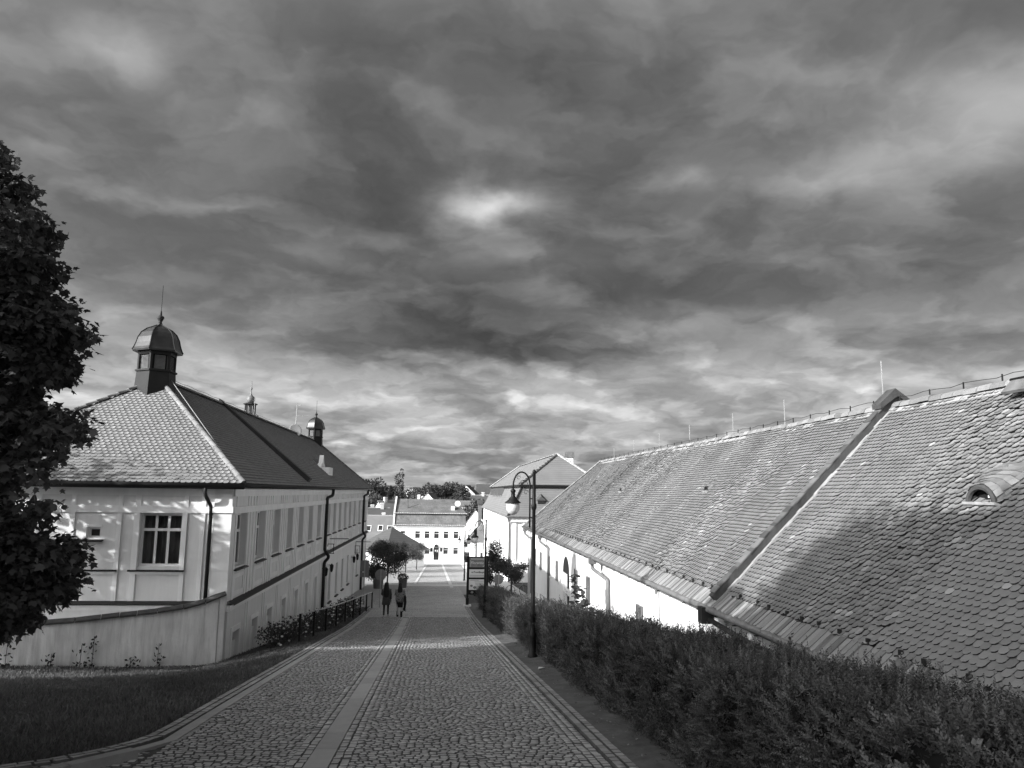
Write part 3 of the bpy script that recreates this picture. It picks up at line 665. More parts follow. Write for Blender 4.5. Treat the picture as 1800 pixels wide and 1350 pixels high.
# cupolas
def cupola(cx, cy, s, base):
    ph = R(30); k = lambda prof: [(r * s, base + (z - 3.3) * s) for r, z in prof]; top = MB()
    body = MB(); body.lathe((cx, cy, 0), k([(.80, 2.2), (.74, 3.5), (.70, 4.1)]), 6, ph); c_ = obj('cupola', body, MT['cupola'], lb)
    mb = MB(); mb.lathe((cx, cy, 0), k([(.70, 4.08), (.76, 4.1), (.76, 4.16), (.66, 4.18)]), 6, ph); obj('cupola_ledge', mb, MT['cupola'], c_)
    mb = MB(); mb.lathe((cx, cy, 0), k([(.56, 4.15), (.56, 4.9)]), 6, ph)
    for i in range(6):
        q = ph + i * math.pi / 3; mb.lathe((cx + .62 * s * math.cos(q), cy + .62 * s * math.sin(q), 0), k([(.075, 4.15), (.075, 4.9)]), 6, q)
    mb.lathe((cx, cy, 0), k([(.68, 4.74), (.70, 4.78), (.70, 4.92), (.6, 4.93)]), 6, ph); obj('lantern_frame', mb, MT['cupola'], c_)
    for i in range(6):
        q = ph + (i + .5) * math.pi / 3; nrm = Vector((math.cos(q), math.sin(q), 0)); tan = Vector((-nrm.y, nrm.x, 0)); lm = MB()
        for j in range(11):
            z_ = base + (4.22 + j * .048 - 3.3) * s; c = Vector((cx, cy, z_)) + nrm * (.535 * s)
            lm.obox(c, tan * .19 * s, (nrm * .03 + Vector((0, 0, -.018))) * s, Vector((0, 0, .006)) * s)
        obj('louvre', lm, MT['zinc'], c_)
    dm = MB(); dm.lathe((cx, cy, 0), k([(.60, 4.90), (.90, 4.86), (.92, 4.92), (.86, 5.02), (.80, 5.2), (.745, 5.42), (.64, 5.62), (.46, 5.78), (.26, 5.88), (.12, 5.95), (.07, 6.05)]), 6, ph); d_ = obj('dome', dm, MT['dome'], c_)
    for i in range(6):
        q = ph + i * math.pi / 3; rm = MB(); rm.tube([(cx + r * s * math.cos(q), cy + r * s * math.sin(q), base + (z - 3.3) * s) for r, z in ((.92, 4.93), (.865, 5.03), (.805, 5.2), (.75, 5.42), (.645, 5.63), (.465, 5.79), (.26, 5.89), (.1, 5.97))], .022 * s, 5); obj('dome_seam', rm, MT['dome'], c_)
    fm = MB(); fm.lathe((cx, cy, 0), k([(.09, 5.95), (.06, 6.1), (.11, 6.2), (.14, 6.27), (.12, 6.31), (.05, 6.35), (.035, 6.5), (.014, 6.55), (.012, 7.55)]), 10); obj('finial', fm.mesh('finial', True), MT['dark_metal'], c_)
    return c_
cupola(XR - .1, YA - .1, .94, 3.36); cupola(XR + .05, 62.6, .86, 3.46)
# dormer
dz = 1.0; mb = MB(); mb.box(-9.0, -6.85, 47.3, 48.7, .2, 1.35); dor = obj('dormer', mb, MT['white'], lb)
mb = MB(); mb.prism([(-9.3, 47.1, 1.32), (-9.3, 48.0, 1.85), (-9.3, 48.9, 1.32)], (1.7, 0, 0)); obj('dormer_roof', mb, MT['roof_dark'], dor)
mb = MB(); mb.prism([(-7.58, 47.1, 1.0), (-7.58, 47.1, 1.36), (-7.58, 47.4, 1.55), (-7.58, 47.7, 1.62), (-7.58, 48.0, 2.1), (-7.58, 48.3, 1.62), (-7.58, 48.9, 1.36), (-7.58, 48.9, 1.0)], (.25, 0, 0)); obj('dormer_gable', mb, MT['white'], dor)
# shop sign brackets on the facade
for u, z in ((45.3, -2.75), (59.2, -3.8)):
    r_ = thing('bracket_sign', ('empty metal bracket sign between the downspouts of the long building' if u < 50 else 'empty metal bracket sign near the far downspout of the long building'), 'sign', (XF, u, z), 'bracket signs on the long building')
    mb = MB(); mb.box(XF, XF + 1.1, u - .02, u + .02, z - .02, z + .02); mb.box(XF, XF + .03, u - .02, u + .02, z - .9, z); obj('bracket', mb, MT['black'], r_)
    mb = MB()
    for a in (-.03, -.36): mb.box(XF + .35 + a, XF + .38 + a, u - .5, u - .46, z - .8, z - .25)
    mb.box(XF - .01, XF + .38, u - .5, u - .46, z - .28, z - .25); mb.box(XF - .01, XF + .38, u - .5, u - .46, z - .8, z - .77); obj('sign_frame', mb, MT['black'], r_)
# dish and mast on the roof
sd = thing('satellite_dish', 'round satellite dish with aerial mast above the long tiled ridge', 'satellite dish', (XR, 55, ZR))
mb = MB(); mb.tube([(XR - .1, 55, ZR - .3), (XR - .06, 55, 5.95)], .03, 6); obj('mast', mb, MT['post'], sd)
mb = MB(); mb.lathe((0, 0, 0), [(.0, .0), (.2, .015), (.36, .06), (.46, .1), (.46, .115), (.36, .075), (.0, .02)], 20); M_ = Matrix.Translation((XR - .1, 54.85, 4.08)) @ Matrix.Rotation(R(35), 4, 'Z') @ Matrix.Rotation(R(75), 4, 'X'); obj('dish', mb.mesh('dish', True), MT['print_white'], sd, M=M_)
mb = MB(); mb.box(XR - .06, XR + .95, 54.98, 55.02, 5.12, 5.15)
for i in range(6): mb.box(XR + .1 + i * .15, XR + .115 + i * .15, 54.8, 55.2, 5.13, 5.145)
mb.box(XR - .3, XR + .1, 54.98, 55.02, 4.5, 4.53); mb.box(XR + .02, XR + .2, 54.99, 55.01, 5.85, 5.93); obj('aerial', mb, MT['post'], sd)
# church lantern beyond the ridge
ct = thing('church_tower', 'church tower with open lantern, onion and spike behind the long roof', 'church tower', (-22.3, 90, -10))
cx, cy = -22.3, 90.
mb = MB(); mb.box(cx - 2.2, cx + 2.2, cy - 2.2, cy + 2.2, -11, 4.5); obj('tower_wall', mb, MT['white'], ct)
mb = MB(); mb.lathe((cx, cy, 0), [(3.2, 4.5), (3.0, 5.6), (2.2, 6.9), (1.5, 7.6), (1.1, 8.2), (.7, 8.5)], 8, R(22)); obj('tower_dome', mb, MT['zinc'], ct)
mb = MB()
for i in range(8):
    q = R(45 * i + 22); mb.box(cx + .55 * math.cos(q) - .06, cx + .55 * math.cos(q) + .06, cy + .55 * math.sin(q) - .06, cy + .55 * math.sin(q) + .06, 8.4, 9.6)
mb.lathe((cx, cy, 0), [(.75, 8.35), (.75, 8.5), (.6, 8.55)], 8, R(22)); mb.lathe((cx, cy, 0), [(.6, 9.5), (.8, 9.6), (.8, 9.68), (.4, 9.8)], 8, R(22)); mb.lathe((cx, cy, 0), [(.2, 8.5), (.2, 9.6)], 8); obj('lantern', mb, MT['dark_metal'], ct)
mb = MB(); mb.lathe((cx, cy, 0), [(.3, 9.75), (.42, 9.95), (.48, 10.2), (.42, 10.45), (.2, 10.6), (.09, 10.8), (.05, 11.2), (.12, 11.4), (.12, 11.5), (.05, 11.6), (.04, 12.3)], 14); obj('onion', mb.mesh('onion', True), MT['zinc'], ct)
mb = MB(); mb.tube([(cx + .8, cy - 1.5, 6.5), (cx + .83, cy - 1.5, 10.2)], .04, 5); obj('lightning_rod', mb, MT['post'], ct)

# ------------------------------------------------------------------ curved garden wall in front of it
gwp = [(-6.47, 24.42, -3.14), (-6.62, 24.32, -3.2), (-6.96, 24.15, -3.34), (-7.35, 23.98, -3.45), (-7.8, 23.8, -3.52), (-8.45, 23.55, -3.57), (-9.18, 23.3, -3.62), (-9.8, 23.05, -3.67), (-10.46, 22.8, -3.72), (-11.74, 22.4, -3.69), (-13.5, 22.0, -3.69), (-16.5, 21.4, -3.69)]
gw = thing('garden_wall', 'stained pale rendered wall with stone coping curving to the building corner', 'wall', (-9, 23.3, g(-9, 23.3)))
mb = MB(); n = len(gwp); dense = []
for (a, b) in zip(gwp[:-1], gwp[1:]):
    for k in range(6): dense.append(Vector(a).lerp(Vector(b), k / 6))
dense.append(Vector(gwp[-1]))
for a, b in zip(dense[:-1], dense[1:]):
    t = (b - a); t.z = 0; nr = Vector((-t.y, t.x, 0)).normalized() * .16
    if nr.y > 0: nr = -nr
    za, zb = g(a.x, a.y) - .3, g(b.x, b.y) - .3
    mb.add([(a.x + nr.x, a.y + nr.y, za), (b.x + nr.x, b.y + nr.y, zb), b + nr, a + nr], [(0, 1, 2, 3)]); mb.add([(a.x - nr.x, a.y - nr.y, za), (b.x - nr.x, b.y - nr.y, zb), b - nr, a - nr], [(0, 1, 2, 3)]); mb.add([a + nr, b + nr, b - nr, a - nr], [(0, 1, 2, 3)])
obj('render_face', mb, MT['old_wall'], gw)
acc = 0; pts = [dense[0]]
L = [0]
for a, b in zip(dense[:-1], dense[1:]): L.append(L[-1] + (b - a).length)
s_ = 0
while s_ < L[-1] - .5:
    l = random.uniform(.42, .7); P2 = []
    for q in (s_, min(s_ + l - .012, L[-1])):
        j = max(i for i in range(len(L)) if L[i] <= q); j = min(j, len(dense) - 2); P2.append(dense[j].lerp(dense[j + 1], (q - L[j]) / (L[j + 1] - L[j])))
    a, b = P2; t = (b - a).normalized(); nr = Vector((-t.y, t.x, 0)).normalized(); up = Vector((0, 0, 1)); j = random.uniform(-.012, .012); mb = MB()
    prof = [(-.25, -.015), (-.25, .03), (-.1, .085), (.1, .085), (.25, .03), (.25, -.015)]
    mb.prism([a + nr * (x + j) + up * (z + j * .5) for x, z in prof], b - a); obj('coping_stone', mb, MT['stone'], gw); s_ += l
# ------------------------------------------------------------------ long building on the right
rb = thing('long_barn_building', 'long low white building under a huge old tiled roof with fire wall', 'building', (8, 30, -7))
EX, EZ, RX, RZ_ = 6.0, -2.47, 10.5, 2.08
NY, FY, RY = -3.0, 57.7, 51.0
KX, KZ = 6.30, -2.20                     # the lowest course lies flatter
WX = 6.36
toW = lambda u, d, z: (WX - d, u, z)
slits = [(24.45, -3.5, -4.35), (33.2, -3.55, -4.7), (36.3, -3.55, -4.72), (42.4, -3.68, -4.75), (45.6, -3.68, -4.78), (49.5, -3.75, -4.85), (52.6, -3.75, -4.85), (14.5, -3.5, -4.3)]
holes = [];
for u, a, b in slits: holes += [(u, u + .26, b, a), (u + .42, u + .68, b, a)]
def arch_hole(u0, u1, zb, zs): return (u0, u1, zb, zs)
ah = [(38.75, 40.75, -7.0, -4.05), (27.35, 28.35, -6.6, -3.35)]
w = MB(); wall_holes(w, toW, NY, FY - .35, -8.0, -2.3, holes + [h for h in ah], .22)
w.add([(WX, FY - .35, -8), (15, FY - .35, -8), (15, FY - .35, -2.3), (WX, FY - .35, -2.3)], [(0, 1, 2, 3)]); w.add([(WX, NY, -8), (15, NY, -8), (15, NY, -2.3), (WX, NY, -2.3)], [(0, 1, 2, 3)])
wallR = obj('wall', w, MT['white'], rb)
for i, (u0, u1, zb, zs) in enumerate(ah):     # arched niches with doors
    r = (u1 - u0) / 2; c = (u0 + u1) / 2; k = 12; mb = MB(); hh = 1.35 if i == 0 else .95
    pts = [(c - r * math.cos(math.pi * j / k), zs + r * hh / 1.35 * .85 * math.sin(math.pi * j / k)) for j in range(k + 1)]
    # fill above the straight opening is wall; the arch head is a flat board before it, painted as shade
    niche = MB(); niche.add([toW(a, -.35, b) for a, b in [(u0, zb)] + pts + [(u1, zb)]], [list(range(k + 3))])
    obj('niche_back', niche, MT['wall'], rb)
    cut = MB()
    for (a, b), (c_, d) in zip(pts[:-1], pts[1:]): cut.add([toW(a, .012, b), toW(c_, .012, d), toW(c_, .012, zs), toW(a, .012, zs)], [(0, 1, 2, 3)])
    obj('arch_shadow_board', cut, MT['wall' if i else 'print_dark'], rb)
    mb = MB(); ubox(mb, toW, u0 + .2, u1 - .2, -.34, -.28, zb, zs - .5); dd = obj('door', mb, MT['print_dark'], rb)
    if i == 1:
        for q in (c - .24, c + .06): ubox(mb2 := MB(), toW, q, q + .2, -.27, -.25, zs - 1.6, zs - .55); obj('pane', mb2, MT['glass'], dd)
    else:
        mb2 = MB(); ubox(mb2, toW, u0 + .05, u1 - .05, -.28, -.1, -5.0, -4.92); ubox(mb2, toW, u0 + .05, u1 - .05, -.28, -.1, -5.15, -5.1); obj('transom', mb2, MT['white'], dd)
for u, a, b in slits:
    for q in (u, u + .42): window(rb, toW, q, q + .26, b, a, -.07, 1, .35, .03, False, name='slit_window', frame_mat='zinc')
    mb = MB(); ubox(mb, toW, u - .1, u + .78, 0, .05, b - .12, b - .04); obj('slit_sill', mb, MT['white'], wallR)
# stained base band, plain
mb = MB(); ubox(mb, toW, NY, FY - .36, 0.001, .03, -8, -6.55); obj('plinth', mb, MT['old_wall'], wallR)
# roof deck
mb = MB(); dn = Vector((.015, 0, -.02))
P = [Vector(p) + dn for p in ((EX, NY, EZ), (EX, FY, EZ), (KX, FY - .7, KZ), (KX, NY, KZ), (RX, RY, RZ_), (RX, NY, RZ_), (15.0, NY, EZ), (15.0, FY, EZ))]
mb.add(P, [(0, 1, 2, 3), (3, 2, 4, 5), (5, 4, 7, 6), (2, 7, 4), (1, 7, 2)]); roofR = obj('roof', mb, MT['deck'], rb)
mb = MB(); mb.add([(EX, NY, EZ - .1), (EX, FY, EZ - .1), (WX + .2, FY, EZ - .1), (WX + .2, NY, EZ - .1)], [(0, 1, 2, 3)]); obj('soffit', mb, MT['white'], roofR)
K0 = Vector((KX, NY, KZ)); SR = Vector((RX - KX, 0, RZ_ - KZ)); slR = SR.length; SR.normalize(); FW0, FW1 = 17.0, 17.22
vents = [(8.42, 11.36, .34), (8.58, 24.5, .24), (8.58, 36.7, .22), (8.58, 48.4, .2)]
def vn1(x, seed=0):
    i = np.floor(x).astype(int); f = x - i; h = lambda k: np.modf(np.abs(np.sin((k + seed * 57) * 12.9898) * 43758.5453))[0]; f = f * f * (3 - 2 * f); return h(i) * (1 - f) + h(i + 1) * f
def band_fn(u, v):
    """how disturbed the courses are: streaks that run down the slope"""
    return np.clip((vn1(u * 1.05 + .25 * vn1(v * 1.3, 3), 1) - .50) * 4.0, 0, 1) * np.clip(.25 + 1.1 * vn1(v * .7 + u * .15, 5), 0, 1)
kp = keep_plane(K0, (0, 1, 0), SR, [K0, Vector((KX, FY - .75, KZ)), Vector((RX, RY, RZ_)), Vector((RX, NY, RZ_))])
def keepR(u, v):
    m = kp(u, v); y = u + NY; m &= ~((y > FW0 - .02) & (y < FW1 + .05))
    for vx, vy, r in vents:
        vv = (vx - KX) / SR.x; m &= ~((np.abs(y - vy) < r * 1.0) & (v > vv - .05) & (v < vv + r * 1.3))
    return m
def jitR(u, v, n):
    b = band_fn(u, v); return rng.normal(0, .004, n) + rng.normal(0, .022, n) * b, rng.normal(0, .005, n) + rng.normal(0, .03, n) * b, rng.normal(0, .015, n) + rng.normal(0, .11, n) * b, np.abs(rng.normal(0, .003, n)) + np.abs(rng.normal(0, .013, n)) * b
def toneR(u, v, n):
    b = band_fn(u, v); patch = vn1(u * .6, 9) * .24 + vn1(u * .22 + v * .1, 12) * .18
    t = .78 + patch + rng.normal(0, .05, n) + b * (np.abs(rng.normal(0, .32, n)) - .06)
    pale = rng.random(n) < .002 + .02 * b; t = np.where(pale, rng.uniform(1.6, 2.3, n), t); return np.clip(t, .5, 2.4)
Vt, F, tt = tile_field(K0, (0, 1, 0), SR, FY - NY, slR - .02, .116, .150, keepR, toneR, jitR, .018, sag=lambda u, v: .05 * vn1(u * .45 + v * .3, 21) + .035 * vn1(u * .9 - v * .7, 22))
split_parts('roof_tile', Vt, F, tt, roofR, MT['tileR'], 300, 'main_roof_tiles', edge=.13)  # dark side faces paint the gap shadows between the tiles
# eave course, flatter, longer tiles with gaps
E0 = Vector((EX - .03, NY, EZ)); SE = (Vector((KX, 0, KZ)) - Vector((EX, 0, EZ))).normalized()
ev = []; et = []
Nn = Vector((0, 1, 0)).cross(SE); Nn = Nn if Nn.z > 0 else -Nn
y = NY
while y < FY - .2:
    w_ = random.uniform(.14, .17); a = .05 if random.random() < .12 else 0; tl = random.uniform(-.02, .02)
    for vv, ln, lift in ((0.0, .44, .02),):
        c = E0 + Vector((0, y + w_ / 2 - NY, 0)) + SE * vv + SE * random.uniform(-.02, .02); q = []
        for hgt in (lift + random.uniform(0, .035), 0):
            for i, j in ((-1, 0), (1, 0), (1, 1), (-1, 1)):
                q.append(c + Vector((0, i * (w_ / 2 - .014), 0)) + SE * (j * ln + i * tl) + Nn * ((hgt + .016 * (1 - j)) if hgt else (lift - .012)))
        ev.append([tuple(p) for p in q]); et.append(min(1.9, max(.75, random.gauss(1.2, .25))))
    y += w_
EF = np.array([(0, 1, 2, 3), (0, 1, 5, 4), (1, 2, 6, 5), (3, 0, 4, 7)])
split_parts('eave_tile', np.array(ev), EF, np.array(et), roofR, MT['tileR'], 200, 'eave_tiles')
hk = MB(); hk.box(-.02, .02, -.035, .035, 0, .09); hk.box(-.10, .02, -.008, .008, 0, .012); hkm = hk.mesh('snow_hook')
y = 9.0
while y < 45:
    if not FW0 - .3 < y < FW1 + .3: obj('snow_hook', hkm, MT['dark_metal'], roofR, loc=(KX - .02 + random.uniform(-.02, .02), y, KZ + .05))
    y += random.uniform(.5, .9)
# ridge, hip
y = NY
while y < RY:
    l = random.uniform(.34, .40); j = Vector((random.uniform(-.02, .02), 0, random.uniform(-.015, .02)))
    if not (FW0 - .1 < y < FW1):
        mb = MB(); rub(mb, Vector((RX, y, RZ_ + .0)) + j, Vector((RX, y + l * 1.05, RZ_)) + j, .13, tone=random.gauss(1.15, .2)); obj('ridge_tile', mb, MT['tileR'], roofR)
    y += l
ridge_run(roofR, (KX, FY - .7, KZ + .03), (RX, RY, RZ_ + .03), .13, .38, MT['tileR'], name='hip_tile', tone_sd=.15)
rm = MB()                                          # mortar bedding under the ridge, ragged
for y in np.arange(NY, RY, .22):
    for sx in (-1,):
        h = random.uniform(.06, .16); rm.obox((RX - .14, y, RZ_ - .1), Vector((.05, 0, .05)), Vector((0, .1, 0)), Vector((-.02, 0, .02)) * random.uniform(.6, 1.6))
obj('ridge_mortar', rm, MT['mortar'], roofR)
# fire wall: sloping parapet with tiled crest and mortar fillet
nR = Vector((-SR.z, 0, SR.x)); a = Vector((EX + .12, FW0, EZ + .12)); b = Vector((RX, FW0, RZ_)); mb = MB()
mb.prism([a - nR * .2, a + nR * .20, b + nR * .19 + Vector((.1, 0, .15)), Vector((RX + .45, FW0, RZ_ + .1)), b - nR * .3], (0, FW1 - FW0, 0)); fwo = obj('fire_wall', mb, MT['parapet'], rb)
t_ = 0.1
while t_ < (b - a).length:
    l = random.uniform(.14, .17); c = a + SR * (t_ + l / 2) + nR * (.205 + random.uniform(0, .02)); mb = MB(); mb.obox(c + Vector((0, .12, 0)), SR * (l / 2 + .02), Vector((0, .125 + random.uniform(-.015, .015), 0)), nR * .012 + SR * .002, random.gauss(.6, .15)); obj('crest_tile', mb, MT['tileR'], fwo); t_ += l
mb = MB(); mb.prism([b + nR * .24 + Vector((-.25, -.08, -.2)), b + nR * .30 + Vector((-.22, -.08, -.12)), b + nR * .28 + Vector((.16, -.08, .26)), Vector((RX + .62, FW0 - .08, RZ_ - .02)), Vector((RX + .55, FW0 - .08, RZ_ - .1)), b + nR * .2 + Vector((.16, -.08, .14))], (0, .36, 0)); obj('gable_cap', mb, MT['parapet'], fwo)
fm = MB(); t_ = .1
while t_ < (b - a).length - .1:
    l = random.uniform(.12, .3); wd = random.uniform(.04, .11); c = a + SR * (t_ + l / 2) + nR * .03 + Vector((0, -wd / 2, 0)); fm.obox(c, SR * l * .55, Vector((0, wd, random.uniform(-.02, .02))), nR * random.uniform(.015, .045)); t_ += l
obj('mortar_fillet', fm, MT['mortar'], fwo)
# eyebrow vents
for i, (vx, vy, r) in enumerate(vents):
    zb_ = KZ + (vx - KX) / SR.x * SR.z; k = 10; hood = MB(); front = Vector((vx - r * .25, vy, zb_ - r * .05)); back = Vector((vx, vy, zb_)) + SR * r * 2.8 + nR * .045
    arc = [Vector((0, -math.cos(math.pi * j / k) * r, math.sin(math.pi * j / k) * r * .82)) for j in range(k + 1)]; rings = 7
    vsx = []
    for q in range(rings + 1):
        t = q / rings; c = front.lerp(back, t)
        for p in arc: vsx.append(c + Vector((0, p.y * (1 + .9 * t), p.z * max(0.0, (1 - t) ** 1.5) * 1.0)) + Vector((random.uniform(-.008, .008), 0, random.uniform(-.008, .008))))
    for q in range(rings):
        for j in range(k):
            b0 = q * (k + 1) + j; hood.add([vsx[b0], vsx[b0 + 1], vsx[b0 + k + 2], vsx[b0 + k + 1]], [(0, 1, 2, 3)], random.gauss(.85, .16))
    hood_o = obj('roof_vent', hood, MT['tileR'], rb)
    # loose tiles over the hood
    for q in range(rings - 1):
        if i > 0 and q % 2: continue
        if q >= rings - 2: continue
        for j in range(1, k - 1, 1 if i == 0 else 2):
            b0 = q * (k + 1) + j; A, Bq, Cq, D = vsx[b0], vsx[b0 + 1], vsx[b0 + k + 2], vsx[b0 + k + 1]; c = (A + Bq + Cq + D) / 4; nn = (Bq - A).cross(D - A).normalized(); nn = nn if nn.z > -.2 and nn.x < .8 else -nn
            mb = MB(); mb.obox(c + nn * .02, (Bq - A) * .56, (D - A) * .62 - nn * .015, nn * .008, random.gauss(.95, .2)); obj('hood_tile', mb, MT['tileR'], hood_o)
    rim = MB(); rim.tube([front + Vector((-.02, p.y * .86, p.z * .86)) for p in arc], r * (.13 if i == 0 else .06), 6); obj('vent_rim', rim, MT['parapet'], hood_o)
    mb = MB(); mb.add([front + Vector((.10 if i == 0 else .0, p.y * .86, p.z * .86)) for p in arc], [list(range(k + 1))]); obj('vent_opening', mb, MT['yew_core'], hood_o)  # near-black sheet stands in for the shade inside the vent
    mb = MB(); mb.obox(front + Vector((.0, 0, -.03)), Vector((.08, 0, -.02)), Vector((0, r * 1.08, 0)), Vector((0, 0, .022))); obj('vent_sill', mb, MT['mortar'], hood_o)
    if i == 0:
        mb = MB(); mb.box(vx - .0, vx + .02, vy - r * .7, vy - .02, zb_ + .06, zb_ + .1); mb.box(vx - .0, vx + .02, vy - r * .7, vy + r * .6, zb_ - .0, zb_ + .03); obj('vent_slat', mb, MT['wall'], hood_o)
# roof hatch at the ridge, upper right
mb = MB(); c = Vector((10.12, 12.3, 1.93)) + nR * .09; mb.obox(c, SR * .16, Vector((0, .55, 0)), nR * .03); obj('roof_hatch', mb, MT['zinc'], rb)
mb = MB(); mb.obox(c + SR * .17, SR * .02, Vector((0, .58, 0)), nR * .05); obj('hatch_edge', mb, MT['black'], rb)
# lightning rods and wire
for y, h in ((17.5, .9), (22.9, .75), (27.2, .75), (32.2, .75), (36.9, .75), (42.0, .75), (47.0, .6)):
    mb = MB(); mb.tube([(RX, y, RZ_ + (.3 if y < 18 else .05)), (RX - .01, y, RZ_ + .15 + h + (.15 if y < 18 else 0))], .014, 5); obj('lightning_rod', mb, MT['post'], rb)
mb = MB(); ysr = [y for y in np.arange(NY, RY, .45)]; mb.tube([(RX - .02, y, RZ_ + .26 - .05 * (math.sin(y * 2.4) ** 2)) for y in ysr], .007, 5)
for y in np.arange(NY, RY, 1.1): mb.box(RX - .03, RX - .005, y - .01, y + .01, RZ_ + .08, RZ_ + .27)
obj('lightning_wire', mb, MT['dark_metal'], rb)
# gutters and downspouts
mb = MB(); mb.tube([(EX - .07, NY, EZ - .04), (EX - .07, FY, EZ - .04)], .075, 8); mb.tube([(EX - .16, NY, EZ - .03), (EX - .16, 14.5, EZ - .03)], .03, 6); obj('gutter', mb.mesh('gutter', True), MT['zinc'], rb)
for y, b in ((55.9, -6.9), (47.2, -6.5), (30.6, -6.2)):
    mb = MB(); mb.box(EX - .2, EX + .06, y - .15, y + .15, EZ - .28, EZ - .02); obj('hopper', mb, MT['zinc'], rb)
    downspout(rb, bez([(EX - .07, y, EZ - .2), (EX - .07, y, EZ - .45), (WX - .1, y - 1.35, EZ - .75), (WX - .1, y - 1.45, b)]), .07, 'zinc')
mb = MB(); mb.box(EX - .22, EX + .05, 17.1, 17.4, EZ - .35, EZ - .0); obj('hopper', mb, MT['dark_metal'], rb)
mb = MB(); mb.tube([(EX - .08, 17.0, EZ - .25), (EX - .1, 14.6, EZ - .33), (WX - .1, 13.6, EZ - .5)], .06, 8); obj('downspout', mb.mesh('d', True), MT['dark_metal'], rb)
for y in np.arange(10, 56, 1.1):
    mb = MB(); mb.box(EX - .15, EX + .3, y - .012, y + .012, EZ - .13, EZ - .105); obj('gutter_bracket', mb, MT['dark_metal'], rb)
# ramp railing by the arched door
rr = thing('ramp_railing', 'light metal ramp railing beside the arched doorway', 'railing', (5.3, 42, g(5.3, 42)))
for y in (37.0, 38.6, 40.2, 41.8, 43.4):
    mb = MB(); zb_ = g(5.6, y); mb.tube([(5.5, y, zb_), (5.5, y, zb_ + 1.0)], .025, 6); obj('post', mb, MT['post'], rr)
for h in (.25, .5, .75, 1.0):
    mb = MB(); mb.tube([(5.5, y, g(5.6, y) + h) for y in (37.0, 38.6, 40.2, 41.8, 43.4)], .02, 6); obj('rail', mb, MT['post'], rr)
# ------------------------------------------------------------------ vegetation
def vn3(P, sc, seed=0):
    P = np.asarray(P) * sc + seed * 17.3; I = np.floor(P).astype(np.int64); f = P - I; f = f * f * (3 - 2 * f); out = 0
    def h(a, b, c): return np.modf(np.abs(np.sin(a * 127.1 + b * 311.7 + c * 74.7) * 43758.5453))[0]
    for i in (0, 1):
        for j in (0, 1):
            for k in (0, 1):
                wgt = (f[..., 0] if i else 1 - f[..., 0]) * (f[..., 1] if j else 1 - f[..., 1]) * (f[..., 2] if k else 1 - f[..., 2])
                out = out + wgt * h(I[..., 0] + i, I[..., 1] + j, I[..., 2] + k)
    return out
def unit(v): return v / np.maximum(np.linalg.norm(v, axis=-1, keepdims=True), 1e-9)
def rand_dir(n): return unit(rng.normal(0, 1, (n, 3)))
MAPLE = np.array([(0, -.05), (.44, .02), (.33, .24), (.58, .48), (.25, .52), (0, 1.0), (-.25, .52), (-.58, .48), (-.33, .24), (-.44, .02)])
OVAL = np.array([(0, 0), (.26, .3), (.24, .62), (0, 1.0), (-.24, .62), (-.26, .3)])
DIAM = np.array([(0, 0), (.34, .5), (0, 1.0), (-.34, .5)])
def leaves(name, C, A, Nn, size, shape, tone, fold=.25):
    """C centres, A stalk->tip directions, Nn normals; one polygon per leaf"""
    n = len(C); A = unit(A); B = unit(np.cross(Nn, A)); Nn = np.cross(A, B); k = len(shape); sz = np.broadcast_to(size, (n,))[:, None]
    u = shape[None, :, 0] * sz; v = shape[None, :, 1] * sz
    z = -fold * np.abs(u) + .0 * v - .25 * fold * v * v / np.maximum(sz, 1e-6)
    V = C[:, None] + u[..., None] * B[:, None] + v[..., None] * A[:, None] + z[..., None] * Nn[:, None]
    F = np.arange(n * k).reshape(n, k); return bulk(name, V.reshape(-1, 3), F, tone)
def crown_points(blobs, n, inner=.35, seed=0, gap=.52):
    """points in ellipsoid blobs, thicker towards the skin, with gaps"""
    wts = np.array([b[3] * b[4] * b[5] for b in blobs]) ** .7; pick = rng.choice(len(blobs), int(n * (1.9 if gap < .55 else 2.6)), p=wts / wts.sum())
    bb = np.array(blobs)[pick]; d = rand_dir(len(pick)); r = inner + (1 - inner) * rng.random(len(pick)) ** .55
    P = bb[:, :3] + d * r[:, None] * bb[:, 3:6]; keep_ = vn3(P, .9, seed) + .35 * vn3(P, 2.3, seed + 1) > gap
    return P[keep_][:n], d[keep_][:n]
def tree(root, blobs, ntwig, per, size, shape, material, trunk, limbs, spread=.22, seed=1, tone0=1.0, droop=.6, gap=.52):
    P, d = crown_points(blobs, ntwig, seed=seed, gap=gap); n = len(P); C = np.repeat(P, per, 0) + rng.normal(0, spread, (n * per, 3)); m = len(C)
    A = rand_dir(m) * .8 + np.repeat(d, per, 0) * .6 + np.array([0, 0, -droop]); Nn = rand_dir(m) * .6 + np.array([0, 0, .9]) + np.repeat(d, per, 0) * .3
    t = np.clip(tone0 * (.8 + .45 * vn3(C, 1.3, seed + 3)) * rng.normal(1, .18, m), .4, 2.2)
    cr_ = obj('crown', leaves('crown', C, A, Nn, size * rng.uniform(.7, 1.25, m), shape, t), MT[material], root)
    mb = MB(); mb.tube(*trunk); 
    for l in limbs: mb.tube(*l)
    obj('trunk', mb.mesh('trunk', True), MT['bark'], root); return cr_
def limbset(base, blobs, r):
    out = []
    for b in blobs:
        a = Vector(base); c = Vector(b[:3]); mid = a.lerp(c, .5) + Vector((0, 0, -.15 * (c - a).length)); out.append(([a, mid, c], [r, r * .6, r * .2], 6))
    return out

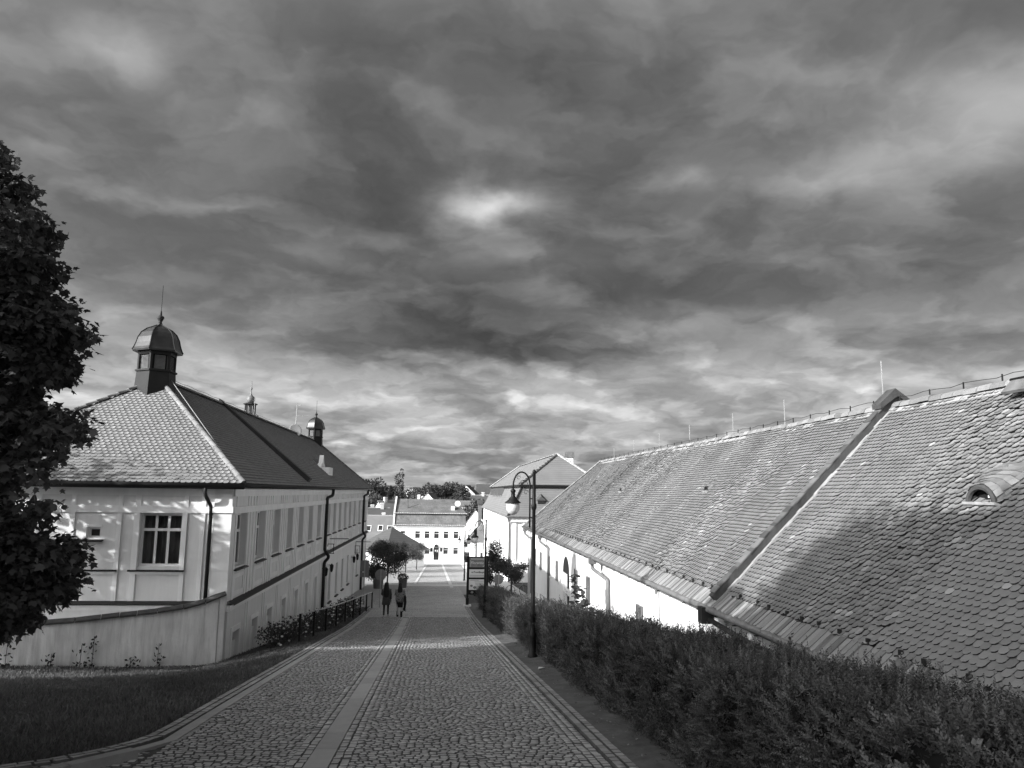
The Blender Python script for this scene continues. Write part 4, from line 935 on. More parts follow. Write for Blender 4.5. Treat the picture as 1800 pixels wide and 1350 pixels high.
# maple at the left edge of the picture
mx_, my_ = -8.1, 9.6; mzb = g(mx_, my_)
mp = thing('maple_tree', 'tall dark maple overhanging the lawn at the left edge', 'tree', (mx_, my_, mzb))
def at(px, py, Y): d = pixdir(px, py); d = d * (Y / d.y); return d
front = []
for px, py, r_ in ((-60, 250, 60), (-5, 245, 18), (-30, 330, 70), (45, 325, 38), (72, 388, 34), (20, 420, 75), (-40, 480, 110), (85, 470, 40), (60, 520, 60), (112, 540, 36), (138, 582, 28), (90, 590, 50), (15, 600, 100), (85, 640, 36), (5, 690, 50), (55, 755, 55), (-40, 740, 110),
                   (110, 765, 45), (152, 778, 26), (100, 820, 55), (20, 830, 95), (70, 880, 60), (105, 900, 30), (-30, 920, 110), (50, 950, 70), (85, 985, 32), (20, 1020, 75), (85, 1030, 30), (10, 1075, 50), (-60, 1040, 80)):
    for dy in (-.55, .35):
        c = at(px - (34 if py < 640 else (-14 if 690 < py < 1000 else 6)) + random.uniform(-6, 6), py + random.uniform(-6, 6), 9.6 + dy); r_m = r_ * .0050; front.append((c.x, c.y, c.z, r_m, .75, r_m * .8))
back = [(-9.6, 9.6, 3.2, 2.0, 2.0, 2.0), (-9.6, 9.6, .5, 2.0, 2.0, 1.6), (-8.6, 9.6, 1.4, 1.6, 1.5, 2.6), (-8.8, 9.6, 4.2, 1.4, 1.5, 1.2)]
tree(mp, front, 4900, 8, .088, MAPLE, 'maple', ([(mx_, my_, mzb - .2), (mx_ - .05, my_, mzb + 1.4), (mx_ - .1, my_, 0), (mx_, my_, 3.0), (mx_, my_, 5.0)], [.26, .2, .17, .1, .03], 10), limbset((mx_, my_, -.6), front[12::7], .05) + limbset((mx_, my_, 2.0), front[:12:4], .04), .07, 3, gap=.55)
P, d = crown_points(back + [(a - .35, b, c, e * .6, f * .8, h_ * .6) for a, b, c, e, f, h_ in front], 1900, .1, 5, gap=.6); n = len(P)
P2, d2 = crown_points([(-8.6, 9.6, 3.6, 1.5, 1.9, 1.5), (-9.6, 9.4, 2.2, 2.0, 2.2, 1.8), (-8.4, 9.8, 1.2, 1.6, 2.0, 1.4), (-10.4, 9.6, .6, 2.0, 2.2, 1.6), (-8.4, 9.5, -.5, 1.6, 1.9, .9), (-9.8, 9.6, 4.2, 1.6, 1.8, 1.1), (-11.3, 9.5, 2.6, 1.4, 1.8, 1.6), (-7.6, 9.6, 2.4, 1.0, 1.6, 1.6)], 4200, .25, 4); C2 = np.repeat(P2, 8, 0) + rng.normal(0, .17, (len(P2) * 8, 3)); n2 = len(C2)
obj('crown_far_side', leaves('crown_far_side', C2, rand_dir(n2) + np.array([0, 0, -.5]), rand_dir(n2) * .6 + np.array([0, 0, .9]), .13 * rng.uniform(.7, 1.2, n2), OVAL, np.clip(rng.normal(.95, .2, n2), .5, 1.6)), MT['maple'], mp)
obj('inner_leaves', leaves('inner_leaves', P, rand_dir(n), rand_dir(n), .24, OVAL, rng.uniform(.5, 1, n)), MT['maple'], mp)
# further trees to the left and behind the viewer (their shade lies on the street, the lawn and the barn roof)
def shade_tree(x, y, top, rx, bot, label, n=1000, seed=1, ry=None):
    zb = g(x, y); r = thing('shade_tree', label, 'tree', (x, y, zb), 'trees beyond the left edge'); h = (top - bot) / 2; c = (top + bot) / 2; ry = ry or rx
    bl = [(x, y, c, rx * .8, ry * .8, h * .9)]
    for i in range(7):
        q = i * 2.4 + seed; bl.append((x + rx * .55 * math.cos(q), y + ry * .55 * math.sin(q), c + h * .62 * math.sin(i * 1.7 + seed), rx * .5, ry * .5, h * .4))
    tree(r, bl, n, 7, .30, DIAM, 'leaf', ([(x, y, zb - .2), (x, y, zb + 1.5), (x, y, c)], [.25, .2, .08], 8), limbset((x, y, bot), bl[1:], .07), .22, seed, gap=.40 if n > 4000 else .52)
SHADE = [(-13.6, 13.4, 5.2, 3.6, -2.2, 'broad tree on the lawn beyond the left edge, nearest the garden wall', 2600, 1, None),
         (-15.0, 20.2, 3.9, 2.5, -2.0, 'low tree behind the left lawn, in front of the long building', 520, 2, None),
         (-24.5, 17.5, 5.6, 3.2, .5, 'airy tree far to the left of the long building', 500, 3, None),
         (-8.9, 1.2, 9.4, 3.3, -2.4, 'tall tree close on the left of the viewer', 13500, 4, 6.1),
         (-14.5, 8.0, 7.0, 3.6, -1.5, 'tall tree left of the maple', 1500, 6, None),
         (-10.6, 5.4, 3.2, 1.9, -2.3, 'small unseen tree added for shade between the maple and the tall tree beside the viewer', 1400, 7, None)]  # last tree is added, out of view, to block a sun patch on the street
for s_ in SHADE: shade_tree(*s_)

# lawn
def blades(name, n, xr, yr, hmin, hmax, wfun, parent=None, material='grass', label=None, cond=None, width=.006, seed=0):
    X = rng.uniform(*xr, n); Y = yr[0] + (yr[1] - yr[0]) * rng.random(n) ** 1.25; m = cond(X, Y); X, Y = X[m], Y[m]; n = len(X); Z = gz(X, Y) - .06
    P = np.stack([X, Y, Z], -1); patch = vn3(P, 1.1, 2); h = rng.uniform(hmin, hmax, n) * (.6 + .8 * patch) + .05; lean = rng.normal(0, .35, (n, 2)) * h[:, None]; ang = rng.uniform(0, math.pi, n)
    wd = width * (1 + .06 * Y); du = np.stack([np.cos(ang) * wd, np.sin(ang) * wd, np.zeros(n)], -1)
    tip = P + np.stack([lean[:, 0], lean[:, 1], h], -1); mid = P + np.stack([lean[:, 0] * .35, lean[:, 1] * .35, h * .6], -1)
    V = np.stack([P - du, P + du, mid + du * .7, tip, mid - du * .7], 1); F = np.arange(n * 5).reshape(n, 5)
    t = np.clip((.7 + .6 * vn3(P, .5, 5)) * rng.normal(1, .2, n), .4, 2)
    o = obj(name, bulk(name, V.reshape(-1, 3), F, t), MT[material], parent)
    if parent is None: tag(o, label, 'grass', kind='stuff')
    return o
def lawn_cond(X, Y):
    lat = X - DR * Y; lim = np.where(Y < 11.2, np.interp(X, [-9, -7.2, -6.1, -5.3, -4.7, -4.2, -3.85, -3.62], [8.66, 8.76, 8.9, 9.1, 9.32, 9.7, 10.15, 10.8]), 0)
    wl = np.interp(X, [-16.5, -11.74, -9.18, -7.8, -6.96, -6.47], [21.2, 22.2, 23.1, 23.6, 23.95, 24.3])
    return (lat < -3.60) & (Y > lim) & np.where(X < -6.4, Y < wl, True)
blades('lawn_grass', 90000, (-14, -3.6), (8.4, 26), .03, .07, None, label='short dark lawn sloping from the kerb to the garden wall', cond=lawn_cond)
blades('verge_grass', 14000, (-6.4, -3.6), (24, 47), .05, .10, None, label='narrow grass verge under the railing beside the street', cond=lambda X, Y: (X - DR * Y < -3.6) & (X < -3.9 + (Y - 27) * .035 + .3), width=.007)
# weeds at the foot of the wall
for k, (x, y, h) in enumerate(((-11.3, 22.0, .75), (-10.4, 22.5, .35), (-9.75, 22.75, .6), (-9.5, 22.9, .8), (-7.95, 23.45, .65), (-8.6, 23.2, .25))):
    r = thing('wall_weed', ['tall weed at the foot of the garden wall, close to the maple leaves', 'short weed left of the pair of stalks at the garden wall', 'left stalk of the pair of weeds at the garden wall', 'right stalk of the pair of weeds at the garden wall', 'tall weed at the garden wall nearest to the building corner', 'small weed tuft at the garden wall right of the paired stalks'][k], 'weed', (x, y, g(x, y)), 'weeds along the garden wall'); n = 26
    C = np.array([x, y, g(x, y)]) + np.stack([rng.normal(0, .09, n), rng.normal(0, .04, n), rng.random(n) ** 1.4 * h], -1)
    obj('leaves', leaves('leaves', C, rand_dir(n) + np.array([0, 0, .4]), rand_dir(n), .10, OVAL, rng.uniform(.6, 1.2, n)), MT['leaf'], r)
    mb = MB(); mb.tube([(x, y, g(x, y) - .05), (x + .02, y, g(x, y) + h)], .008, 5); obj('stem', mb, MT['leaf'], r)

# yew hedge
def sprig(k_, seed):
    r = np.random.default_rng(seed); V = []; F = []
    for i in range(k_):
        t = i / k_; a = i * 2.4 + r.uniform(-.3, .3); L = .028 * (1 - .45 * t) * r.uniform(.8, 1.2); up = .35 + .9 * t
        b = np.array([0, 0, .02 + t * .10]); d = np.array([math.cos(a), math.sin(a), up]); d = d / np.linalg.norm(d); s = np.array([-math.sin(a), math.cos(a), 0]) * .0035
        o_ = len(V); V += [b, b + d * L * .5 + s * 1.7, b + d * L * 1.1, b + d * L * .5 - s * 1.7]; F.append([o_, o_ + 1, o_ + 2, o_ + 3])
    return np.array(V), np.array(F)
def hedge(name, label, y0, y1, h, half, seed, dens, sc_far):
    r = thing(name, label, 'hedge', (3.5 + DR * y0, (y0 + y1) / 2, float(rz((y0 + y1) / 2))), 'yew hedges along the street'); C0 = 3.40
    def surf(s, y):
        """profile parameter s 0..1: front foot -> top -> back; returns lat offset, height, outward normal"""
        Lf, Lt = h - .22, 2 * half - .36; tot = 2 * Lf + Lt + 2 * .4; q = s * tot
        lat = np.zeros_like(s); zz = np.zeros_like(s); nx_ = np.zeros_like(s); nz = np.zeros_like(s)
        m = q < Lf; lat[m] = -half + .10 * (1 - q[m] / Lf) ** 2; zz[m] = q[m]; nx_[m] = -1
        m = (q >= Lf) & (q < Lf + .4); a = (q[m] - Lf) / .4 * math.pi / 2; lat[m] = -half + .2 - .2 * np.cos(a); zz[m] = Lf + .22 * np.sin(a); nx_[m] = -np.cos(a); nz[m] = np.sin(a)
        m = (q >= Lf + .4) & (q < Lf + .4 + Lt); lat[m] = -half + .18 + (q[m] - Lf - .4); zz[m] = h; nz[m] = 1
        m = (q >= Lf + .4 + Lt) & (q < Lf + .8 + Lt); a = (q[m] - Lf - .4 - Lt) / .4 * math.pi / 2; lat[m] = half - .2 + .2 * np.sin(a); zz[m] = Lf + .22 * np.cos(a); nx_[m] = np.sin(a); nz[m] = np.cos(a)
        m = q >= Lf + .8 + Lt; lat[m] = half; zz[m] = np.maximum(Lf - (q[m] - Lf - .8 - Lt), 0); nx_[m] = 1
        return lat, zz, nx_, nz, tot
    def place(n, ya, yb, smax=1.0):
        s = rng.random(n) * smax; y = rng.uniform(ya, yb, n); lat, zz, nx_, nz, tot = surf(s, y)
        nrm = np.stack([nx_, np.zeros(n), nz], -1); e0, e1 = y - y0, y1 - y
        lump = (vn3(np.stack([lat + 5, y, zz], -1), 1.5, seed) - .5) * .34 + (vn3(np.stack([lat, y, zz * .45], -1), 4.0, seed + 1) - .5) * .20
        endf = np.clip(np.minimum(e0, e1) / .25, 0, 1); lump = lump - .2 * (1 - np.sqrt(endf))
        P = np.stack([C0 + lat + DR * y, y, rz(y) + .04 + zz], -1) + nrm * lump[:, None]; return P, nrm, lump
    # near-black shell painted as the shade inside the hedge
    ny_ = int((y1 - y0) / .3); sv = np.linspace(0, 1, 22); V = []
    for y in np.linspace(y0 + .12, y1 - .12, ny_):
        lat, zz, nx_, nz, tot = surf(sv, y); yy = np.full(22, y); lump = (vn3(np.stack([lat + 5, yy, zz], -1), 1.5, seed) - .5) * .34 - .13
        V.append(np.stack([C0 + lat + DR * yy, yy, rz(yy) + .04 + zz], -1) + np.stack([nx_, 0 * nx_, nz], -1) * lump[:, None])
    V = np.array(V); i = (np.arange(ny_ - 1)[:, None] * 22 + np.arange(21)[None]).ravel()
    obj('shade_core', bulk('shade_core', V.reshape(-1, 3), np.stack([i, i + 1, i + 23, i + 22], 1)), MT['yew_core'], r)
    Vs, Fs, Ts = [], [], []; off = 0
    for ya, yb, k_, per_m, scl in dens:
        ya, yb = max(ya, y0), min(yb, y1)
        if yb <= ya: continue
        nt = int(per_m * (yb - ya) / 13); Pt, nt_, lt = place(nt, ya, yb, .80); n = nt * 13; rad_ = .062 * (1 + (scl - 1) * .3); out_ = (rng.random(nt) * .09 - .02) * (1.0 if scl < 1.15 else .5); off_ = rng.normal(0, 1, (n, 3)) * rad_; nrm = np.repeat(nt_, 13, 0); P = np.repeat(Pt + nt_ * out_[:, None], 13, 0) + off_; lump = np.repeat(lt + out_, 13); pr_ = sprig(k_, seed + k_)
        D = unit(nrm * .55 + np.array([0, 0, .55]) + off_ / rad_ * .42 + rng.normal(0, .2, (n, 3))); A = unit(np.cross(D, rand_dir(n))); B = np.cross(D, A); sz = scl * rng.uniform(.8, 1.5, n) * (1 + .9 * (rng.random(n) < .05) * (nrm[:, 2] > .7))
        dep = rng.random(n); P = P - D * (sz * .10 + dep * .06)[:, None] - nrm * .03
        V = P[:, None] + sz[:, None, None] * (pr_[0][None, :, 0:1] * A[:, None] + pr_[0][None, :, 1:2] * B[:, None] + pr_[0][None, :, 2:3] * D[:, None])
        F = pr_[1][None] + (np.arange(n) * len(pr_[0]))[:, None, None] + off; off += V.shape[0] * V.shape[1]
        t = np.clip((.5 + 1.1 * np.clip(lump + .12, 0, .35) / .35 + .3 * vn3(P, .6, seed + 4)) * rng.normal(1, .18, n) * (1.45 - 1.0 * dep) * (.75 + .5 * np.repeat(rng.random(nt), 13)) * np.where((nrm[:, 2] > .6) & (rng.random(n) < .5), 1.5, 1.0), .35, 2.6)  # tone paints shade into hollows and depth, and light onto the top
        Vs.append(V.reshape(-1, 3)); Fs.append(F.reshape(-1, 4)); Ts.append(np.repeat(t, k_))
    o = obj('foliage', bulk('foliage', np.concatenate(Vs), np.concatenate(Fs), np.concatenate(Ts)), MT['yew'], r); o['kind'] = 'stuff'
dens = [(2, 8.5, 18, 2700, 1.0), (8.5, 14, 14, 1900, 1.12), (14, 22, 11, 1350, 1.3), (22, 34, 9, 1000, 1.5), (34, 50, 8, 750, 1.7)]
hedge('yew_hedge', 'long dark clipped yew hedge running from the lower right corner past the lamp', 2.6, 33.4, 1.16, .66, 3, dens, 1)
hedge('yew_hedge', 'short far yew hedge between the near hedge and the advertising board', 33.6, 46.0, 1.2, .64, 8, dens, 1)
# upright shoots on top of the near hedge, toned pale to imitate sunlit tips
Vs, Fs, Ts, off = [], [], [], 0; nh = bpy.data.objects['yew_hedge']
for q in range(230):
    y = 3.0 + 9.5 * random.random() ** 1.2; lat = 3.40 + random.uniform(-.45, .62); p0 = np.array([lat + DR * y, y, rz(y) + .04 + 1.16 + random.uniform(-.10, .02)]); hh = random.uniform(.07, .26) * (1.1 if y < 8 else .8); ln = np.array([random.uniform(-.12, .12), random.uniform(-.12, .12), 1.0]); m_ = int(14 + hh * 110)
    t = np.linspace(0, 1, m_); a = np.arange(m_) * 2.4 + random.random() * 6; L_ = .026 * (1 - .55 * t); D = unit(np.stack([np.cos(a), np.sin(a), .55 + .7 * t], -1)); b = p0 + t[:, None] * hh * ln; s_ = np.stack([-np.sin(a), np.cos(a), 0 * a], -1) * .0036
    V = np.stack([b - s_, b + s_, b + D * L_[:, None] * .6 + s_, b + D * L_[:, None], b + D * L_[:, None] * .6 - s_], 1); Vs.append(V.reshape(-1, 3)); Fs.append(np.arange(m_ * 5).reshape(m_, 5) + off); off += m_ * 5; Ts.append(np.full(m_, random.uniform(1.4, 3.2)))
o = obj('lit_tip_shoots', bulk('lit_tip_shoots', np.concatenate(Vs), np.concatenate(Fs), np.concatenate(Ts)), MT['yew'], nh); o['kind'] = 'stuff'
# roses by the railing
for k in range(11):
    y = 26.9 + k * 1.75; x = -5.35 + (y - 27) * .028 + random.uniform(-.15, .15); zb = g(x, y); s = random.uniform(.85, 1.15)
    r = thing('rose_bush', f'white flowering rose bush behind the railing, {ORD[k]} from the garden wall end'.replace('nearest from', 'nearest to'), 'bush', (x, y, zb), 'rose bushes behind the railing')
    bl = [(x, y, zb + .38 * s, .75 * s, 1.05, .42 * s), (x + .2, y + .4, zb + .5 * s, .5, .5, .35), (x - .25, y - .4, zb + .45 * s, .5, .5, .4)]
    P, d = crown_points(bl, 620, .2, k); n = len(P); obj('leaves', leaves('leaves', P, rand_dir(n), rand_dir(n) + np.array([0, 0, .8]), .085 * rng.uniform(.7, 1.3, n), OVAL, np.clip(rng.normal(1, .25, n), .5, 2)), MT['leaf'], r)
    P, d = crown_points(bl, 11, .9, k + 3); n = len(P); mb = MB()
    for p in P: mb.lathe(tuple(p), [(.0, -.03), (.04, -.01), (.045, .02), (.02, .035)], 6)
    obj('blossoms', mb, MT['petal'], r)
# tall plants behind the hedge in front of the barn wall
for k, (x, y, h) in enumerate(((5.0, 29.3, 3.05), (5.1, 28.2, 2.65), (5.05, 27.0, 2.3), (5.15, 26.0, 2.2), (5.1, 23.2, 1.5))):
    zb = g(x, y); h = h - (zb + 6.1) ; r = thing('tall_herb', f'{["tallest", "second tallest", "third tallest", "fourth tallest", "lowest"][k]} leafy stalk behind the hedge before the white barn wall', 'plant', (x, y, zb), 'tall stalks behind the hedge')
    mb = MB(); mb.tube([(x, y, zb), (x + .03, y, zb + h)], .014, 5); obj('stem', mb, MT['leaf'], r); C, A = [], []
    for t in np.linspace(.25, 1.0, 13):
        for j in range(8): a = random.uniform(0, 6.28); C.append((x + .02 * t, y, zb + h * t + random.uniform(-.05, .05))); A.append((math.cos(a), math.sin(a), random.uniform(-.6, .25)))
    n = len(C); obj('leaves', leaves('leaves', np.array(C, float), np.array(A, float), np.tile([0, 0, 1.], (n, 1)) + rng.normal(0, .5, (n, 3)), rng.uniform(.18, .34, n), OVAL, rng.uniform(.6, 1.1, n)), MT['leaf'], r)
# fallen leaves and a scrap of paper on the soil
n = 500; Y = rng.uniform(7, 34, n); X = rng.uniform(2.34, 2.95, n) + DR * Y; P = np.stack([X, Y, rz(Y) + .06], -1)
o = obj('leaf_litter', leaves('leaf_litter', P, rand_dir(n) * [1, 1, .15], np.tile([0, 0, 1.], (n, 1)) + rng.normal(0, .25, (n, 3)), rng.uniform(.03, .06, n), OVAL, rng.uniform(.8, 4.0, n)), MT['leaf']); tag(o, 'dry leaf litter scattered on the soil beside the kerb', 'leaf litter', kind='stuff')
mb = MB(); mb.prism([(2.22, 17.8, rz(17.8) + .03), (2.36, 17.85, rz(17.8) + .05), (2.4, 18.0, rz(18) + .04), (2.26, 18.02, rz(18) + .045)], (0, 0, .012)); tag(obj('paper_scrap', mb, MT['print_white']), 'white crumpled scrap of paper on the soil by the kerb', 'litter')
# ------------------------------------------------------------------ street lamps
def lamp(loc, label):
    x, y, z = loc; r = thing('street_lamp', label, 'street lamp', loc, 'swan neck street lamps'); q = lambda prof: [(a, b) for a, b in prof]
    mb = MB(); mb.lathe(loc, [(.13, 0), (.13, .05), (.095, .1), (.085, .5), (.095, .52), (.095, .58), (.075, .62), (.065, 1.0), (.09, 1.03), (.09, 1.1), (.06, 1.16), (.055, 1.7), (.045, 3.75), (.07, 3.8), (.075, 3.88), (.05, 3.94), (.04, 4.72), (.05, 4.74), (.05, 4.78), (.02, 4.82)], 12); obj('post', mb.mesh('post', True), MT['black'], r)
    arc = [(x - .11, y, z + 3.3), (x - .11, y, z + 3.9), (x - .115, y, z + 4.25)] + [(x - .335 + .225 * math.cos(a), y, z + 4.38 + .37 * math.sin(a)) for a in np.linspace(.15, math.pi, 12)] + [(x - .56, y, z + 4.25)]
    mb = MB(); mb.tube(arc, .023, 8); mb.tube([(x, y, z + 3.55), (x - .11, y, z + 3.55)], .02, 6); mb.tube([(x, y, z + 4.05), (x - .11, y, z + 4.05)], .02, 6); obj('swan_neck', mb.mesh('n', True), MT['black'], r)
    mb = MB()
    for cx, cz, rr, a0, a1 in ((x - .30, z + 4.42, .15, -1.9, 2.6), (x - .22, z + 4.22, .06, 0, 5.5), (x - .42, z + 4.60, .05, 0, 5.5)): mb.tube([(cx + rr * (1 - .35 * t) * math.cos(a0 + (a1 - a0) * t), y, cz + rr * (1 - .35 * t) * math.sin(a0 + (a1 - a0) * t)) for t in np.linspace(0, 1, 16)], .007, 5)
    obj('scroll', mb, MT['black'], r)
    c = (x - .56, y, z); mb = MB(); mb.lathe(c, [(.025, 4.30), (.06, 4.28), (.075, 4.24), (.05, 4.2), (.06, 4.1), (.11, 4.05), (.12, 4.02), (.215, 3.945), (.215, 3.93), (.15, 3.96)], 16); obj('lamp_hood', mb.mesh('h', True), MT['black'], r)
    mb = MB(); mb.lathe(c, [(.14, 3.96), (.175, 3.9), (.182, 3.82), (.165, 3.73), (.12, 3.66), (.06, 3.63), (.01, 3.62)], 16); obj('globe', mb.mesh('g', True), MT['opal'], r)
    return r
lamp((2.41, 20.5, rz(20.5) + .03), 'black swan neck street lamp in front of the yew hedge')
for X, Y, lb_ in ((2.2, 39.3, 'second swan neck lamp, rising beside the advertising board'), (2.5, 57.0, 'third swan neck lamp, seen just above the advertising board'), (2.3, 78.0, 'farthest swan neck lamp at the corner of the white house')): lamp((X, Y, rz(Y)), lb_)
# ------------------------------------------------------------------ advertising board
Yb = 48.0; xb, zb = 1.6, rz(48.0); ab = thing('advertising_board', 'black framed advertising board with white panels at the end of the hedge', 'sign', (2.2, Yb, zb))
for x in (1.62, 2.82):
    mb = MB(); mb.box(x - .06, x + .06, Yb - .06, Yb + .06, zb, zb + 2.98); mb.box(x - .09, x + .09, Yb - .09, Yb + .09, zb, zb + .5); obj('post', mb, MT['black'], ab)
mb = MB(); mb.box(1.40, 1.86, Yb - .3, Yb + .25, zb - .1, zb + .1); obj('footing', mb, MT['paving'], ab)
mb = MB(); mb.box(1.68, 2.76, Yb - .02, Yb + .03, zb + .7, zb + 2.95); obj('back_panel', mb, MT['black'], ab)
def panel(z0, z1, m, name='panel'): mb = MB(); mb.box(1.71, 2.73, Yb - .045, Yb - .022, zb + z0, zb + z1); return obj(name, mb, MT[m], ab)
def text(parent, s, x, z, size, m, shear=0.0, bold=0.0):
    cu = bpy.data.curves.new('lettering', 'FONT'); cu.body = s; cu.size = size; cu.shear = shear; cu.offset = bold; cu.extrude = .001; cu.resolution_u = 2; cu.align_x = 'CENTER'; cu.materials.append(MT[m])
    to_ = bpy.data.objects.new('lettering_curve', cu); me = bpy.data.meshes.new_from_object(to_); me.name = 'lettering'; bpy.data.objects.remove(to_); me.materials.clear(); me.materials.append(MT[m]); o = bpy.data.objects.new('lettering', me); o.matrix_basis = Matrix.Translation((x, Yb - .05, zb + z)) @ Matrix.Rotation(R(90), 4, 'X'); return link(o, parent, o.matrix_basis.copy())
p1 = panel(2.32, 2.88, 'print_mid', 'header_panel'); text(p1, 'Florentia', 2.17, 2.52, .22, 'print_white', .3)
mb = MB(); mb.prism([(2.5, Yb - .052, zb + 2.34), (2.73, Yb - .052, zb + 2.45), (2.73, Yb - .052, zb + 2.62), (2.68, Yb - .052, zb + 2.48)], (0, .004, 0)); obj('white_swash', mb, MT['print_white'], p1)
mb = MB(); mb.box(1.8, 2.6, Yb - .05, Yb - .046, zb + 2.8, zb + 2.83); mb.box(1.78, 1.8, Yb - .05, Yb - .046, zb + 2.36, zb + 2.75); obj('printed_line', mb, MT['print_white'], p1)
p2 = panel(1.72, 2.2, 'print_white'); text(p2, 'PronSkopil', 2.3, 1.98, .155, 'print_dark', .1, .004)
mb = MB(); mb.prism([(1.83, Yb - .048, zb + 2.02), (1.9, Yb - .048, zb + 2.08), (1.93, Yb - .048, zb + 1.97)], (0, .002, 0)); obj('emblem', mb, MT['print_dark'], p2)
mb = MB()
for k in range(2): mb.box(1.76, 2.68, Yb - .05, Yb - .046, zb + 1.78 + k * .06, zb + 1.80 + k * .06)
obj('printed_line', mb, MT['print_mid'], p2)
p3 = panel(.98, 1.6, 'print_white'); mb = MB()
for k, (a, b) in enumerate(((1.78, 2.3), (2.05, 2.6), (2.08, 2.55), (2.1, 2.58), (2.12, 2.62), (2.2, 2.66))): mb.box(a, b, Yb - .05, Yb - .046, zb + 1.53 - k * .085, zb + 1.55 - k * .085)
mb.box(2.63, 2.66, Yb - .05, Yb - .046, zb + 1.2, zb + 1.56); obj('printed_line', mb, MT['print_mid'], p3)
mb = MB()
for cx, cz, rr in ((1.86, 1.22, .085), (2.06, 1.12, .10)): mb.prism([(cx + rr * math.cos(a), Yb - .049, zb + cz + rr * .8 * math.sin(a)) for a in np.linspace(0, 6.28, 15)[:-1]], (0, .002, 0))
obj('picture', mb, MT['print_mid'], p3)
mb = MB(); mb.prism([(1.9 + .09 * math.cos(a), Yb - .03, zb + .83 + .07 * math.sin(a)) for a in np.linspace(0, 6.28, 13)[:-1]], (0, .003, 0)); obj('emblem', mb, MT['print_mid'], ab)
mb = MB()
for k in range(4): mb.box(2.2, 2.6, Yb - .03, Yb - .021, zb + .76 + k * .055, zb + .775 + k * .055)
obj('printed_line', mb, MT['print_mid'], ab)
# ------------------------------------------------------------------ road signs seen from behind
def round_sign(x, y, zc, label, post_front=True):
    zb_ = g(x, y); r = thing('round_road_sign', label, 'road sign', (x, y, zb_), 'round signs seen from behind'); mb = MB(); mb.tube([(x, y - .03, zb_ - .1), (x + .02, y - .03, zc + .28)], .032, 8); obj('post', mb, MT['post'], r)
    mb = MB(); n = 24; mb.prism([(x + .33 * math.cos(2 * math.pi * k / n), y, zc + .33 * math.sin(2 * math.pi * k / n)) for k in range(n)], (0, .02, 0)); obj('sign_plate', mb, MT['sign_back'], r)
    mb = MB(); mb.box(x - .2, x + .2, y - .02, y, zc + .1, zc + .13); mb.box(x - .2, x + .2, y - .02, y, zc - .13, zc - .1); obj('bracket', mb, MT['sign_back'], r)
round_sign(3.8, 52, -5.7, 'round road sign seen from behind, beside the small trees on the right'); round_sign(-3.55, 47, -4.92, 'round road sign seen from behind, left of the walking couple')
x, y = -4.78, 50.; zb_ = g(x, y); r = thing('rectangular_road_sign', 'pair of rectangular sign plates on one post seen from behind, left', 'road sign', (x, y, zb_)); mb = MB(); mb.tube([(x, y - .04, zb_ - .1), (x, y - .04, -4.3)], .032, 8); obj('post', mb, MT['post'], r)
mb = MB(); mb.box(x - .25, x + .25, y, y + .02, -5.05, -4.36); obj('sign_plate', mb, MT['sign_back'], r); mb = MB(); mb.box(x - .25, x + .25, y, y + .02, -5.38, -5.09); obj('sub_plate', mb, MT['sign_back'], r)
# ------------------------------------------------------------------ railing on the left
rl = thing('street_railing', 'dark post and rail fence between the street and the rose bushes', 'railing', (-4.3, 36, g(-4.3, 36))); top = []
for k in range(9):
    t = k / 8; y = 27.1 + 19 * t; x = -4.66 + .74 * t; zb_ = g(x, y); top.append((x, y, zb_ + .93)); mb = MB(); mb.box(x - .035, x + .035, y - .035, y + .035, zb_ - .1, zb_ + .95); obj('post', mb, MT['black'], rl)
mb = MB(); mb.tube(top, .026, 6); obj('rail', mb, MT['post'], rl)
# ------------------------------------------------------------------ planters and street trees
def planter(x, y, label, s=1.0):
    zb_ = rz(y); r = thing('planter', label, 'planter', (x, y, zb_), 'round planters on the square'); mb = MB(); mb.lathe((x, y, zb_), [(.30 * s, 0), (.33 * s, .1), (.36 * s, .62 * s), (.40 * s, .64 * s), (.40 * s, .72 * s), (.33 * s, .72 * s), (.32 * s, .62 * s)], 16); obj('tub', mb.mesh('t', True), MT['zinc'], r)
    P, d = crown_points([(x, y, zb_ + .85 * s, .42 * s, .42 * s, .3 * s)], 420, .3, 2); n = len(P); obj('plant', leaves('plant', P, d + rand_dir(n) * .6, rand_dir(n), .12, OVAL, rng.uniform(.4, .9, n)), MT['leaf'], r)
planter(-3.15, 66, 'stone tub with dark plant standing behind the walking couple'); planter(-5.05, 64.5, 'stone tub behind the round sign near the building corner', 1.15)
def street_tree(x, y, h0, rx, rzz, label, seed, n=900, pts=None, size=.12, mt='leaf', tone0=.8):
    zb_ = rz(y); r = thing('street_tree', label, 'tree', (x, y, zb_), 'small street trees'); zc = zb_ + h0 + rzz * .7
    bl = [(x, y, zc - .1 * rzz, rx * .72, rx * .72, rzz * .62)]
    for i in range(10): q = i * 2.1 + seed; e_ = random.uniform(.4, .85); bl.append((x + rx * e_ * math.cos(q), y + rx * .6 * math.sin(q), zc + rzz * .75 * (1 - e_ * .6) * math.sin(i * 2.1 + seed) - .25 * e_ * rzz, rx * random.uniform(.22, .42), rx * .35, rzz * random.uniform(.2, .34)))
    if pts: bl += pts
    tree(r, bl, n, 7, size, OVAL, mt, ([(x, y, zb_ - .1), (x + .03, y, zb_ + h0), (x, y, zc)], [.075, .06, .02], 7), limbset((x, y, zb_ + h0), bl[1:6], .025), .14, seed, tone0, gap=.54)
    return r
street_tree(-4.7, 70, 1.05, 2.75, 2.05, 'dark round street tree beside the end of the long building', 2, 2600)
street_tree(-5.6, 84, 1.8, 1.7, 1.3, 'second dark street tree behind the first on the left', 3, 700)
